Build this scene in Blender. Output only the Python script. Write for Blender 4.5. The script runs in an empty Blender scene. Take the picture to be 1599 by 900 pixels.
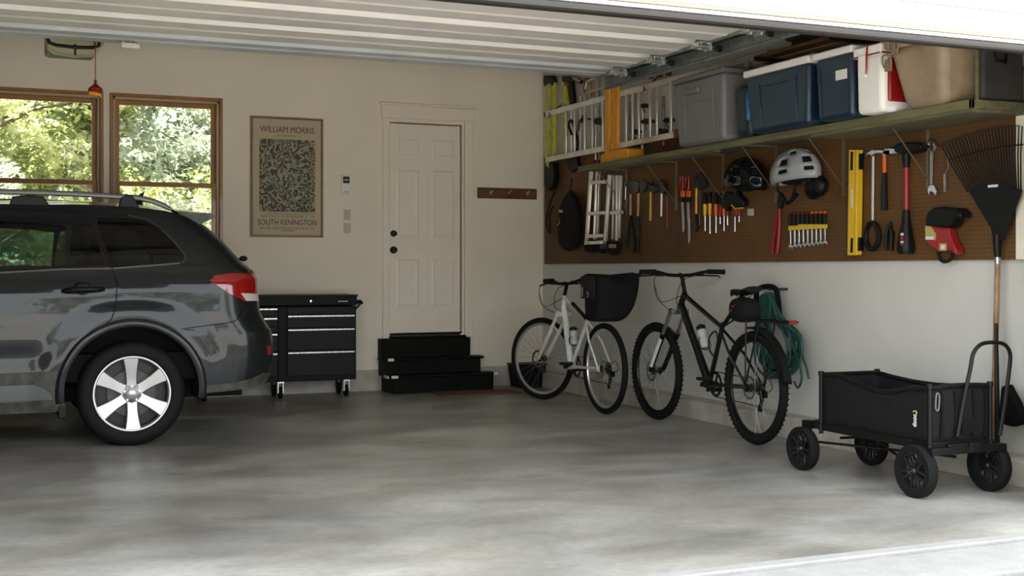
import bpy, math, random, bmesh
from mathutils import Vector, Matrix, geometry
random.seed(7)
PI = math.pi
sc = bpy.context.scene
COL = sc.collection
# ---------------------------------------------------------------- camera
F, CX, HV, H = 1933.0, 799.5, 421.0, 1.162
YAW = math.radians(23.2)
S_, C_ = math.sin(YAW), math.cos(YAW)
cam = bpy.data.cameras.new('camera'); cam_o = bpy.data.objects.new('camera', cam); COL.objects.link(cam_o)
cam_o.location = (0, 0, H); cam_o.rotation_euler = (PI/2, 0, -YAW)
cam.sensor_width = 36; cam.lens = F/1599*36; cam.shift_y = -29/1599
cam.clip_end = 300
sc.camera = cam_o
# ---------------------------------------------------------------- sky, sun, exposure
w = bpy.data.worlds.new('sky'); sc.world = w; w.use_nodes = True
wn = w.node_tree.nodes; wl = w.node_tree.links; wn.clear()
wo = wn.new('ShaderNodeOutputWorld'); bg = wn.new('ShaderNodeBackground')
bg.inputs[0].default_value = (0.90, 0.95, 1.0, 1); bg.inputs[1].default_value = 1.7
wl.new(bg.outputs[0], wo.inputs[0])
sun = bpy.data.lights.new('sun', 'SUN'); sun.energy = 24; sun.angle = math.radians(2); sun.color = (1, .93, .82)
sun_o = bpy.data.objects.new('sun', sun); COL.objects.link(sun_o)
sun_o.rotation_euler = Vector((0.45, -0.36, -1.0)).to_track_quat('-Z', 'Y').to_euler()
sun_o.location = (0, 0, 12)
po = bpy.data.lights.new('door_portal', 'AREA'); po.shape = 'RECTANGLE'; po.size = 5.5; po.size_y = 2.2
po_o = bpy.data.objects.new('door_portal', po); COL.objects.link(po_o)
po_o.location = (1.86, 4.38, 1.1); po_o.rotation_euler = (PI/2, 0, 0)
po.cycles.is_portal = True
sc.view_settings.view_transform = 'Standard'; sc.view_settings.look = 'None'
sc.view_settings.gamma = 1; sc.view_settings.use_curve_mapping = False
sc.view_settings.exposure = 1.55
sc.cycles.max_bounces = 10; sc.cycles.diffuse_bounces = 7; sc.cycles.glossy_bounces = 5
sc.cycles.transparent_max_bounces = 12; sc.cycles.transmission_bounces = 8
sc.cycles.sample_clamp_indirect = 6

# ---------------------------------------------------------------- measuring helpers (pixel of the photograph -> a point on a real plane)
def PX(u, v, X):
    a = (u-CX)/F; t = X/(S_+a*C_); return Vector((X, t*(C_-a*S_), H+(HV-v)/F*t))
def PY(u, v, Y):
    a = (u-CX)/F; t = Y/(C_-a*S_); return Vector((t*(S_+a*C_), Y, H+(HV-v)/F*t))
def PZ(u, v, Z=0.0):
    a = (u-CX)/F; t = (Z-H)*F/(HV-v); return Vector((t*(S_+a*C_), t*(C_-a*S_), Z))
def PV(u, v, p0, n, off=0.0):                      # vertical plane through p0 with normal n
    a = (u-CX)/F; r = Vector((S_+a*C_, C_-a*S_, (HV-v)/F))
    t = (n.x*p0.x+n.y*p0.y+off)/(n.x*r.x+n.y*r.y); return Vector((t*r.x, t*r.y, H+t*r.z))

# ---------------------------------------------------------------- mesh builder
def frame(d):
    d = d.normalized(); up = Vector((0, 0, 1)) if abs(d.z) < .9 else Vector((1, 0, 0))
    a = d.cross(up).normalized(); return a, d.cross(a).normalized()
class MB:
    def __init__(s): s.v = []; s.f = []
    def add(s, vs, fs):
        k = len(s.v); s.v += [Vector(p) for p in vs]; s.f += [tuple(i+k for i in f) for f in fs]; return s
    def box(s, x0, x1, y0, y1, z0, z1):
        x0, x1 = sorted((x0, x1)); y0, y1 = sorted((y0, y1)); z0, z1 = sorted((z0, z1))
        return s.add([(x0,y0,z0),(x1,y0,z0),(x1,y1,z0),(x0,y1,z0),(x0,y0,z1),(x1,y0,z1),(x1,y1,z1),(x0,y1,z1)],
                     [(0,3,2,1),(4,5,6,7),(0,1,5,4),(1,2,6,5),(2,3,7,6),(3,0,4,7)])
    def obox(s, c, size, M=None, taper=1.0):
        c = Vector(c); a, b, h = (k/2 for k in size); P = []
        for z in (-h, h):
            k = taper if z < 0 else 1
            for x, y in ((-a,-b),(a,-b),(a,b),(-a,b)):
                p = Vector((x*k, y*k, z)); P.append(c+(M @ p if M else p))
        return s.add(P, [(0,3,2,1),(4,5,6,7),(0,1,5,4),(1,2,6,5),(2,3,7,6),(3,0,4,7)])
    def bar(s, p, q, w_, h_, roll=None):              # rectangular bar from p to q; w_ along roll axis
        p, q = Vector(p), Vector(q); d = (q-p).normalized()
        a = (Vector(roll) if roll else frame(d)[0]); a = (a-d*a.dot(d)).normalized(); b = d.cross(a)
        P = [o+a*i*w_/2+b*j*h_/2 for o in (p, q) for i, j in ((-1,-1),(1,-1),(1,1),(-1,1))]
        return s.add(P, [(0,3,2,1),(4,5,6,7),(0,1,5,4),(1,2,6,5),(2,3,7,6),(3,0,4,7)])
    def prism(s, pts, off):                           # planar polygon swept by off
        off = Vector(off); pts = [Vector(p) for p in pts]; n = len(pts)
        return s.add(pts+[p+off for p in pts], [tuple(range(n))[::-1], tuple(range(n, 2*n))]+[(i,(i+1)%n,n+(i+1)%n,n+i) for i in range(n)])
    def tube(s, path, r, seg=8, closed=False, cap=True):
        path = [Vector(p) for p in path]; n = len(path)
        R = r if isinstance(r, (list, tuple)) else [r]*n
        dirs = []
        for i in range(n):
            if closed: d = path[(i+1) % n]-path[i-1]
            else: d = path[min(i+1, n-1)]-path[max(i-1, 0)]
            dirs.append(d.normalized() if d.length > 1e-9 else Vector((0,0,1)))
        a, _ = frame(dirs[0]); P = []
        for i in range(n):
            d = dirs[i]; a = (a-d*a.dot(d)); a = a.normalized() if a.length > 1e-6 else frame(d)[0]; b = d.cross(a)
            for k in range(seg):
                t = 2*PI*k/seg; P.append(path[i]+(a*math.cos(t)+b*math.sin(t))*R[i])
        fs = []
        for i in range(n if closed else n-1):
            j = (i+1) % n
            for k in range(seg): fs.append((i*seg+k, i*seg+(k+1) % seg, j*seg+(k+1) % seg, j*seg+k))
        if cap and not closed: fs += [tuple(range(seg))[::-1], tuple(range((n-1)*seg, n*seg))]
        return s.add(P, fs)
    def cyl(s, p, q, r0, r1=None, seg=14): return s.tube([p, q], [r0, r0 if r1 is None else r1], seg)
    def lathe(s, prof, o, axis, seg=32, closed=False, a0=0, a1=2*PI):
        o, d = Vector(o), Vector(axis).normalized(); a, b = frame(d); full = abs(a1-a0-2*PI) < 1e-6; n = seg if full else seg+1; P = []
        for k in range(n):
            t = a0+(a1-a0)*k/seg
            for r, h in prof: P.append(o+d*h+(a*math.cos(t)+b*math.sin(t))*r)
        m = len(prof); fs = []
        for k in range(seg):
            k2 = (k+1) % n
            for i in range(m if closed else m-1):
                j = (i+1) % m; fs.append((k*m+i, k2*m+i, k2*m+j, k*m+j))
        return s.add(P, fs)
    def ball(s, c, r, seg=14, rings=8, M=None):
        c = Vector(c); r = r if isinstance(r, (tuple, list)) else (r, r, r); P = []; fs = []
        for i in range(1, rings):
            ph = PI*i/rings
            for k in range(seg):
                t = 2*PI*k/seg; p = Vector((r[0]*math.sin(ph)*math.cos(t), r[1]*math.sin(ph)*math.sin(t), r[2]*math.cos(ph)))
                P.append(c+(M @ p if M else p))
        top, bot = Vector((0,0,r[2])), Vector((0,0,-r[2])); P += [c+(M @ top if M else top), c+(M @ bot if M else bot)]
        for i in range(rings-2):
            for k in range(seg): fs.append((i*seg+k, (i+1)*seg+k, (i+1)*seg+(k+1) % seg, i*seg+(k+1) % seg))
        a = len(P)-2
        for k in range(seg): fs += [(a, k, (k+1) % seg), (a+1, (rings-2)*seg+(k+1) % seg, (rings-2)*seg+k)]
        return s.add(P, fs)
    def build(s, name, m, parent=None, smooth=35, bevel=0, bseg=2, sub=0, solid=0, fix=True):
        o0 = Vector((0,0,0))
        if parent is not None: o0 = ORG.get(parent.name, o0)
        elif s.v:
            xs = [p.x for p in s.v]; ys = [p.y for p in s.v]; zs = [p.z for p in s.v]
            o0 = Vector(((min(xs)+max(xs))/2, (min(ys)+max(ys))/2, min(zs)))
        me = bpy.data.meshes.new(name); me.from_pydata([p-o0 for p in s.v], [], s.f); me.validate()
        if fix:
            bm = bmesh.new(); bm.from_mesh(me); bmesh.ops.recalc_face_normals(bm, faces=bm.faces); bm.to_mesh(me); bm.free()
        me.materials.append(m)
        if smooth:
            me.shade_smooth()
            if smooth < 180: me.set_sharp_from_angle(angle=math.radians(smooth))
        o = bpy.data.objects.new(name, me); COL.objects.link(o)
        if parent is not None: o.parent = parent; ORG[o.name] = o0
        else: o.location = o0; ORG[o.name] = o0
        if solid: md = o.modifiers.new('thickness', 'SOLIDIFY'); md.thickness = solid
        if bevel:
            md = o.modifiers.new('rounding', 'BEVEL'); md.width = bevel; md.segments = bseg; md.limit_method = 'ANGLE'; md.angle_limit = math.radians(40)
            if smooth: md.harden_normals = False
        if sub: md = o.modifiers.new('subdivision', 'SUBSURF'); md.levels = sub; md.render_levels = sub
        return o
ORG = {}
def thing(name, label, cat, loc=(0,0,0), group=None, kind=None):
    o = bpy.data.objects.new(name, None); COL.objects.link(o); o.location = loc; o.empty_display_size = .1
    ORG[o.name] = Vector(loc); tag(o, label, cat, group, kind); return o
def tag(o, label=None, cat=None, group=None, kind=None):
    if label: o['label'] = label
    if cat: o['category'] = cat
    if group: o['group'] = group
    if kind: o['kind'] = kind
    return o
def copy_tree(o, parent=None):
    c = o.copy(); COL.objects.link(c)
    if parent is not None: c.parent = parent
    for ch in list(o.children): copy_tree(ch, c)
    return c
def text(s, size, loc, R, m, parent, name='lettering', extrude=.0006, align='CENTER', sx=1.0, bold=0.0):
    cu = bpy.data.curves.new(name, 'FONT'); cu.body = s; cu.size = size; cu.extrude = extrude; cu.align_x = align; cu.align_y = 'CENTER'; cu.offset = bold
    t = bpy.data.objects.new(name, cu); COL.objects.link(t)
    dg = bpy.context.evaluated_depsgraph_get(); me = bpy.data.meshes.new_from_object(t.evaluated_get(dg)); bpy.data.objects.remove(t); bpy.data.curves.remove(cu)
    o0 = ORG.get(parent.name, Vector((0,0,0)))
    for vv in me.vertices: vv.co = R @ Vector((vv.co.x*sx, vv.co.y, vv.co.z))+Vector(loc)-o0
    me.materials.clear(); me.materials.append(m)
    o = bpy.data.objects.new(name, me); COL.objects.link(o); o.parent = parent; return o

# ---------------------------------------------------------------- materials
def pm(name, col, rough=.5, metal=0, var=0, scale=6, bump=0, bscale=60, coat=0, trans=0, col2=None, stretch=None, spec=None, distort=0, detail=4, ior=None, alpha=None, sheen=0):
    m = bpy.data.materials.new(name); m.use_nodes = True; nt = m.node_tree; N = nt.nodes; L = nt.links
    b = N['Principled BSDF']; b.inputs['Base Color'].default_value = (*col, 1); b.inputs['Roughness'].default_value = rough; b.inputs['Metallic'].default_value = metal
    if coat: b.inputs['Coat Weight'].default_value = coat; b.inputs['Coat Roughness'].default_value = .03
    if trans: b.inputs['Transmission Weight'].default_value = trans
    if spec is not None: b.inputs['Specular IOR Level'].default_value = spec
    if ior: b.inputs['IOR'].default_value = ior
    if sheen: b.inputs['Sheen Weight'].default_value = sheen
    if var or bump or col2:
        g = N.new('ShaderNodeNewGeometry'); mp = N.new('ShaderNodeMapping'); L.new(g.outputs['Position'], mp.inputs[0])
        if stretch: mp.inputs['Scale'].default_value = stretch
        nz = N.new('ShaderNodeTexNoise'); nz.inputs['Scale'].default_value = scale; nz.inputs['Detail'].default_value = detail; nz.inputs['Distortion'].default_value = distort
        L.new(mp.outputs[0], nz.inputs['Vector'])
        if var or col2:
            r = N.new('ShaderNodeValToRGB'); r.color_ramp.elements[0].position = .35; r.color_ramp.elements[1].position = .68
            c2 = col2 or tuple(min(1, k*(1+var)) for k in col); c1 = col if col2 else tuple(k*(1-var) for k in col)
            r.color_ramp.elements[0].color = (*c1, 1); r.color_ramp.elements[1].color = (*c2, 1)
            L.new(nz.outputs[0], r.inputs[0]); L.new(r.outputs[0], b.inputs['Base Color'])
        if bump:
            n2 = N.new('ShaderNodeTexNoise'); n2.inputs['Scale'].default_value = bscale; n2.inputs['Detail'].default_value = 3; L.new(mp.outputs[0], n2.inputs['Vector'])
            bp = N.new('ShaderNodeBump'); bp.inputs['Strength'].default_value = bump; bp.inputs['Distance'].default_value = .01
            L.new(n2.outputs[0], bp.inputs['Height']); L.new(bp.outputs[0], b.inputs['Normal'])
    return m
M = {}
M['wall'] = pm('wall_paint', (.81,.735,.61), .75, var=.025, scale=2, bump=.05, bscale=120)
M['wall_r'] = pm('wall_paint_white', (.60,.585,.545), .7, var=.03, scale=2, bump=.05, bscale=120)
M['trimwhite'] = pm('trim_paint', (.82,.74,.61), .5, var=.02)
M['doorpaint'] = pm('door_paint', (.82,.745,.63), .45, var=.02)
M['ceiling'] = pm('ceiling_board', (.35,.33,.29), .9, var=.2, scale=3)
M['wood_win'] = pm('window_wood', (.31,.125,.024), .4, var=.18, scale=9, stretch=(1,1,.15), coat=.3)
M['wood_dark'] = pm('dark_wood', (.12,.045,.018), .5, var=.3, scale=20, stretch=(.2,1,1))
M['steps'] = pm('steps_black', (.006,.005,.004), .6, var=.3, scale=9, spec=.12)
M['peg'] = None
M['curb'] = pm('concrete_curb', (.46,.42,.36), .85, var=.15, scale=7, bump=.3, bscale=60)
M['shelfw'] = pm('shelf_wood', (.13,.118,.055), .6, var=.25, scale=10, stretch=(3,.3,3))
M['shelfw2'] = pm('shelf_wood_under', (.11,.10,.05), .7, var=.25, scale=10, stretch=(3,.3,3))
M['lumber'] = pm('lumber', (.25,.19,.11), .7, var=.3, scale=10, stretch=(3,.3,3))
M['alu'] = pm('aluminium', (.80,.79,.76), .34, .85, var=.1, scale=8)
M['galv'] = pm('galvanised_steel', (.26,.28,.28), .42, .8, var=.25, scale=25)
M['chrome'] = pm('chrome', (.75,.75,.74), .15, 1)
M['steel'] = pm('tool_steel', (.5,.5,.5), .3, 1, var=.15, scale=30)
M['darksteel'] = pm('dark_steel', (.05,.05,.05), .42, .8, var=.2, scale=30)
M['black'] = pm('black_plastic', (.005,.005,.005), .45, spec=.22)
M['blackmatte'] = pm('black_matte', (.008,.008,.008), .8, spec=.2)
M['rubber'] = pm('rubber', (.008,.008,.008), .8, spec=.15, bump=.3, bscale=90)
M['fabric'] = pm('black_fabric', (.005,.005,.0055), .9, spec=.15, bump=.25, bscale=180)
M['fabric_w'] = pm('wrinkled_black_fabric', (.005,.005,.0055), .85, bump=.9, bscale=11, spec=.25)
M['red'] = pm('red_plastic', (.25,.008,.008), .35)
M['darkred'] = pm('dark_red', (.22,.01,.012), .4)
M['yellow'] = pm('yellow_plastic', (.68,.42,.012), .4)
M['orange'] = pm('orange_yellow_plastic', (.80,.33,.010), .45, var=.08)
M['orange2'] = pm('orange_plastic', (.75,.13,.01), .45)
M['lime'] = pm('lime_yellow', (.55,.55,.03), .45, var=.15, scale=20)
M['white'] = pm('white_plastic', (.78,.77,.74), .35)
M['whitelid'] = pm('white_lid', (.70,.66,.64), .45, var=.04)
M['blue'] = pm('blue_plastic', (.004,.019,.042), .42, var=.08)
M['blue2'] = pm('bright_blue_plastic', (.01,.12,.32), .35)
M['teal'] = pm('teal_plastic', (.006,.018,.022), .45)
M['grey'] = pm('grey_tote', (.14,.14,.14), .5, var=.06)
M['grey2'] = pm('grey_tote_lid', (.12,.125,.125), .5)
M['beige'] = pm('beige_plastic', (.25,.185,.12), .6, var=.2, scale=5, bump=.7, bscale=9)
M['dkcase'] = pm('dark_case', (.035,.033,.030), .7, var=.2)
M['woodh'] = pm('wood_handle', (.42,.22,.10), .5, var=.2, scale=20)
M['woodh2'] = pm('weathered_wood_handle', (.30,.17,.09), .55, var=.25, scale=20)
M['hose'] = pm('green_hose', (.014,.068,.055), .5)
M['cabinet'] = pm('cabinet_grey', (.006,.006,.006), .5, spec=.15)
M['drawer'] = pm('drawer_grey', (.011,.011,.0115), .5, spec=.2)
M['paper'] = pm('poster_paper', (.50,.41,.28), .7, var=.03)
M['ink'] = pm('ink', (.045,.035,.025), .8)
M['goldframe'] = pm('poster_frame_wood', (.20,.115,.045), .45, var=.2, scale=20)
M['mat'] = pm('doormat', (.13,.065,.03), .95, var=.25, scale=60, bump=.6, bscale=300)
M['screen'] = pm('lcd_screen', (.015,.018,.018), .2)
M['lens'] = pm('opener_lens', (.50,.49,.30), .35, trans=.4)
M['helmetw'] = pm('helmet_silver', (.30,.31,.33), .35, coat=.3)
M['bikew'] = pm('bike_white_paint', (.72,.71,.68), .3, coat=.5)
M['bikek'] = pm('bike_black_paint', (.004,.004,.0045), .35, coat=.2, spec=.25)
M['bottle'] = pm('bottle_clear', (.55,.57,.57), .25, trans=.3)
M['labelw'] = pm('label_white', (.62,.62,.62), .6)
M['labely'] = pm('label_yellow', (.42,.32,.11), .6)
M['yellowwood'] = pm('golden_wood_handle', (.55,.30,.05), .5)
M['tan'] = pm('tan_gold', (.55,.40,.2), .4, .5)
M['wheelbl'] = pm('black_wheel_plastic', (.008,.008,.008), .4)
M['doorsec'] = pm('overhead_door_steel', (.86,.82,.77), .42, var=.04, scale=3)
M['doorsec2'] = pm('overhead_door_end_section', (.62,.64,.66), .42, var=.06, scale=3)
M['fascia'] = pm('exterior_white_trim', (.82,.84,.86), .5)
M['gasket'] = pm('weather_seal', (.014,.012,.011), .4)
M['sealgrey'] = pm('metal_edge_trim', (.22,.21,.18), .35, .7)
M['asphalt'] = pm('asphalt', (.24,.235,.225), .9, var=.35, scale=90, bump=.7, bscale=200)
M['apron'] = pm('apron_concrete', (.30,.295,.28), .85, var=.07, scale=9, bump=.35, bscale=60)
M['grass'] = pm('lawn', (.05,.10,.02), .95, var=.3, scale=3)
M['bark'] = pm('bark', (.10,.075,.05), .9, var=.3, scale=10)
M['greenedge'] = pm('pale_green_metal', (.35,.42,.30), .5)
M['tape'] = pm('reflective_tape', (.70,.68,.62), .5)
M['socket'] = pm('outlet_plate', (.50,.45,.38), .5)

def leafmat(name, c1, c2, c3):
    m = bpy.data.materials.new(name); m.use_nodes = True; N = m.node_tree.nodes; L = m.node_tree.links; N.clear()
    o = N.new('ShaderNodeOutputMaterial'); mx = N.new('ShaderNodeMixShader'); d = N.new('ShaderNodeBsdfDiffuse'); t = N.new('ShaderNodeBsdfTranslucent')
    g = N.new('ShaderNodeNewGeometry'); nz = N.new('ShaderNodeTexNoise'); nz.inputs['Scale'].default_value = 2.2; nz.inputs['Detail'].default_value = 6
    r = N.new('ShaderNodeValToRGB'); e = r.color_ramp.elements; e[0].position = .36; e[0].color = (*c1, 1); e[1].position = .66; e[1].color = (*c3, 1)
    k = e.new(.5); k.color = (*c2, 1)
    L.new(g.outputs['Position'], nz.inputs['Vector']); L.new(nz.outputs[0], r.inputs[0]); L.new(r.outputs[0], d.inputs[0]); L.new(r.outputs[0], t.inputs[0])
    mx.inputs[0].default_value = .5; L.new(d.outputs[0], mx.inputs[1]); L.new(t.outputs[0], mx.inputs[2]); L.new(mx.outputs[0], o.inputs[0]); return m
M['leaf_y'] = leafmat('leaves_yellow_green', (.14,.165,.06), (.33,.35,.15), (.58,.58,.30))
M['leaf_g'] = leafmat('leaves_pale_green', (.14,.17,.11), (.30,.33,.24), (.48,.50,.39))
M['leaf_d'] = leafmat('leaves_dark_green', (.03,.07,.02), (.07,.13,.035), (.16,.24,.06))

def peg_mat():
    m = pm('pegboard_brown', (.115,.053,.013), .6, var=.22, scale=1.6, detail=3); N = m.node_tree.nodes; L = m.node_tree.links; b = N['Principled BSDF']
    src = b.inputs['Base Color'].links[0].from_socket
    g = N.new('ShaderNodeNewGeometry'); sp = N.new('ShaderNodeSeparateXYZ'); L.new(g.outputs['Position'], sp.inputs[0])
    def mth(op, a, b_=None):
        n = N.new('ShaderNodeMath'); n.operation = op
        for i, k in enumerate((a, b_)):
            if k is None: continue
            if isinstance(k, (int, float)): n.inputs[i].default_value = k
            else: L.new(k, n.inputs[i])
        return n.outputs[0]
    def cell(o):
        return mth('POWER', mth('SUBTRACT', mth('FRACT', mth('MULTIPLY', o, 1/.0254)), .5), 2)
    d = mth('ADD', cell(sp.outputs[1]), cell(sp.outputs[2])); hole = mth('LESS_THAN', d, .028)
    mx = N.new('ShaderNodeMix'); mx.data_type = 'RGBA'; L.new(hole, mx.inputs[0]); L.new(src, mx.inputs[6]); mx.inputs[7].default_value = (.03,.012,.006,1)
    L.new(mx.outputs[2], b.inputs['Base Color']); return m
M['peg'] = peg_mat()

def floor_mat():
    m = bpy.data.materials.new('concrete_floor'); m.use_nodes = True; N = m.node_tree.nodes; L = m.node_tree.links; b = N['Principled BSDF']
    g = N.new('ShaderNodeNewGeometry'); mp = N.new('ShaderNodeMapping'); mp.inputs['Rotation'].default_value = (0, 0, .15); mp.inputs['Scale'].default_value = (.75, 1.25, 1); L.new(g.outputs['Position'], mp.inputs[0])
    def nz(s, d, dist=0):
        n = N.new('ShaderNodeTexNoise'); n.inputs['Scale'].default_value = s; n.inputs['Detail'].default_value = d; n.inputs['Distortion'].default_value = dist; L.new(mp.outputs[0], n.inputs['Vector']); return n.outputs[0]
    def ramp(x, p0, c0, p1, c1):
        r = N.new('ShaderNodeValToRGB'); e = r.color_ramp.elements; e[0].position = p0; e[0].color = (*c0, 1); e[1].position = p1; e[1].color = (*c1, 1); L.new(x, r.inputs[0]); return r.outputs[0]
    def mix(f, a, c, mode='MIX'):
        n = N.new('ShaderNodeMix'); n.data_type = 'RGBA'; n.blend_type = mode
        if isinstance(f, float): n.inputs[0].default_value = f
        else: L.new(f, n.inputs[0])
        L.new(a, n.inputs[6])
        L.new(c, n.inputs[7]); return n.outputs[2]
    base = ramp(nz(1.1, 9, .15), .36, (.29,.275,.245), .64, (.43,.42,.39))
    blot = ramp(nz(.8, 9, .25), .33, (.70,.70,.71), .60, (1.04,1.04,1.03))
    brown = ramp(nz(1.9, 6, .8), .50, (1,1,1), .74, (1.0,.94,.87))
    mp2 = N.new('ShaderNodeMapping'); mp2.inputs['Rotation'].default_value = (0, 0, .25); mp2.inputs['Scale'].default_value = (.85, 1.2, 1); L.new(g.outputs['Position'], mp2.inputs[0])
    n2 = N.new('ShaderNodeTexNoise'); n2.inputs['Scale'].default_value = 1.7; n2.inputs['Detail'].default_value = 9; n2.inputs['Roughness'].default_value = .62; n2.inputs['Distortion'].default_value = .5; L.new(mp2.outputs[0], n2.inputs['Vector'])
    cloud = ramp(n2.outputs[0], .36, (.74,.735,.73), .62, (1.06,1.06,1.06))
    fine = ramp(nz(28, 5), .35, (.88,.88,.88), .65, (1.06,1.06,1.06))
    c = mix(1.0, mix(1.0, mix(1.0, mix(1.0, base, blot, 'MULTIPLY'), brown, 'MULTIPLY'), fine, 'MULTIPLY'), cloud, 'MULTIPLY')
    L.new(c, b.inputs['Base Color'])
    rr = N.new('ShaderNodeMapRange'); rr.inputs[1].default_value = .35; rr.inputs[2].default_value = .65; rr.inputs[3].default_value = .30; rr.inputs[4].default_value = .46
    L.new(nz(2.2, 5), rr.inputs[0]); L.new(rr.outputs[0], b.inputs['Roughness'])
    bp = N.new('ShaderNodeBump'); bp.inputs['Strength'].default_value = .05; bp.inputs['Distance'].default_value = .004; L.new(nz(14, 3), bp.inputs['Height']); L.new(bp.outputs[0], b.inputs['Normal'])
    b.inputs['Specular IOR Level'].default_value = .45
    return m
M['floor'] = floor_mat()

def glass_mat(name, tint, rough=0.0, refl=1.45):
    m = bpy.data.materials.new(name); m.use_nodes = True; N = m.node_tree.nodes; L = m.node_tree.links; N.clear()
    o = N.new('ShaderNodeOutputMaterial'); mx = N.new('ShaderNodeMixShader'); t = N.new('ShaderNodeBsdfTransparent'); g = N.new('ShaderNodeBsdfGlossy'); f = N.new('ShaderNodeFresnel')
    f.inputs[0].default_value = refl; t.inputs[0].default_value = (*tint, 1); g.inputs['Roughness'].default_value = rough
    L.new(f.outputs[0], mx.inputs[0]); L.new(t.outputs[0], mx.inputs[1]); L.new(g.outputs[0], mx.inputs[2]); L.new(mx.outputs[0], o.inputs[0]); return m
M['winglass'] = glass_mat('window_glass', (.93,.95,.94))
M['carglass'] = glass_mat('tinted_car_glass', (.32,.41,.37))
M['privglass'] = glass_mat('privacy_glass', (.06,.065,.07))

def poster_mat():
    m = bpy.data.materials.new('leafy_print'); m.use_nodes = True; N = m.node_tree.nodes; L = m.node_tree.links; b = N['Principled BSDF']; b.inputs['Roughness'].default_value = .7
    g = N.new('ShaderNodeNewGeometry'); nz = N.new('ShaderNodeTexNoise'); nz.inputs['Scale'].default_value = 9; nz.inputs['Detail'].default_value = 2
    ad = N.new('ShaderNodeVectorMath'); ad.operation = 'MULTIPLY_ADD'; L.new(g.outputs['Position'], nz.inputs['Vector']); L.new(nz.outputs['Color'], ad.inputs[0]); ad.inputs[1].default_value = (.16,.16,.16); L.new(g.outputs['Position'], ad.inputs[2])
    v = N.new('ShaderNodeTexVoronoi'); v.feature = 'SMOOTH_F1'; v.inputs['Scale'].default_value = 15; v.inputs['Smoothness'].default_value = .25; L.new(ad.outputs[0], v.inputs['Vector'])
    wv = N.new('ShaderNodeMath'); wv.operation = 'SINE'; mm = N.new('ShaderNodeMath'); mm.operation = 'MULTIPLY'; mm.inputs[1].default_value = 16; L.new(v.outputs['Distance'], mm.inputs[0]); L.new(mm.outputs[0], wv.inputs[0])
    n2 = N.new('ShaderNodeTexNoise'); n2.inputs['Scale'].default_value = 14; L.new(g.outputs['Position'], n2.inputs['Vector'])
    r1 = N.new('ShaderNodeValToRGB'); e = r1.color_ramp.elements; e[0].position = .35; e[0].color = (.38,.32,.21,1); e[1].position = .62; e[1].color = (.42,.30,.22,1); k = e.new(.5); k.color = (.22,.25,.18,1)
    L.new(n2.outputs[0], r1.inputs[0])
    r2 = N.new('ShaderNodeValToRGB'); e = r2.color_ramp.elements; e[0].position = .36; e[0].color = (0,0,0,1); e[1].position = .62; e[1].color = (1,1,1,1)
    hf = N.new('ShaderNodeMath'); hf.operation = 'MULTIPLY_ADD'; hf.inputs[1].default_value = .5; hf.inputs[2].default_value = .5; L.new(wv.outputs[0], hf.inputs[0]); L.new(hf.outputs[0], r2.inputs[0])
    mx = N.new('ShaderNodeMix'); mx.data_type = 'RGBA'; L.new(r2.outputs[0], mx.inputs[0]); mx.inputs[6].default_value = (.065,.065,.045,1); L.new(r1.outputs[0], mx.inputs[7]); L.new(mx.outputs[2], b.inputs['Base Color'])
    return m
M['print'] = poster_mat()
# ================================================================ THE SETTING
YB, XR, XL, YF, ZC = 11.41, 5.23, -4.6, 4.4, 3.25
def st(o, label, cat): return tag(o, label, cat, kind='structure')
fl = MB().box(XL, XR+.2, 4.13, YB+.1, -.15, 0).build('floor', M['floor'])
st(fl, 'grey stained concrete garage floor slab', 'floor')
st(MB().box(XL, 12, 4.05, 4.126, -.15, .003).build('trim', M['apron'], bevel=.006), 'pale raised concrete lip along the open edge of the garage floor', 'sill')
st(MB().box(XL, 12, 3.66, 4.046, -.16, -.012).build('apron', M['apron'], bevel=.008), 'light concrete apron strip in front of the garage opening', 'apron')
st(MB().box(-30, 40, -60, 3.655, -.2, -.03).build('driveway', M['asphalt']), 'dark speckled asphalt driveway at the lower right corner', 'driveway')
g = MB().box(-60, 70, YB+.3, 90, -.3, -.1).box(-60, XL-.3, -60, YB+.3, -.3, -.1)
st(g.build('ground', M['grass']), 'lawn outside the garage windows', 'ground')
# back wall with two window holes and the door hole
W1 = (-.06, .985); W2 = (1.037, 2.020); WZ = (1.12, 2.72); DX = (3.605-.03, 4.336+.03); DZ = (.52, 2.60)
bw = MB(); t0, t1 = YB, YB+.16
bw.box(XL, W1[0], t0, t1, 0, ZC).box(W1[0], W2[1], t0, t1, 0, WZ[0]).box(W1[0], W2[1], t0, t1, WZ[1], ZC).box(W1[1], W2[0], t0, t1, WZ[0], WZ[1])
bw.box(W2[1], DX[0], t0, t1, 0, ZC).box(DX[0], DX[1], t0, t1, 0, DZ[0]).box(DX[0], DX[1], t0, t1, DZ[1], ZC).box(DX[1], XR, t0, t1, 0, ZC)
st(bw.build('wall_back', M['wall'], fix=False), 'warm white painted back wall with two windows and a door', 'wall')
st(MB().box(XR, XR+.16, YF-.01, YB+.16, 0, ZC).build('wall_right', M['wall_r']), 'white painted right side wall behind the bikes', 'wall')
st(MB().box(XL-.16, XL, YF-.2, YB+.16, 0, ZC).build('wall_left', M['wall']), 'plain painted left wall of the garage', 'wall')
fw = MB().box(4.78, XR+.16, YF+.02, YF+.17, 0, ZC).box(XL, -.95, YF+.02, YF+.17, 0, ZC).box(-.95, 4.78, YF+.02, YF+.17, 2.27, ZC)
st(fw.build('wall_front', M['wall_r'], fix=False), 'front wall and header over the garage opening', 'wall')
st(MB().box(XL-.2, XR+.2, YF-.3, YB+.75, ZC, ZC+.25).build('ceiling', M['ceiling']), 'dark unlit ceiling above the raised garage door', 'ceiling')  # overhang past the back wall added to keep sun out of the windows
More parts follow.
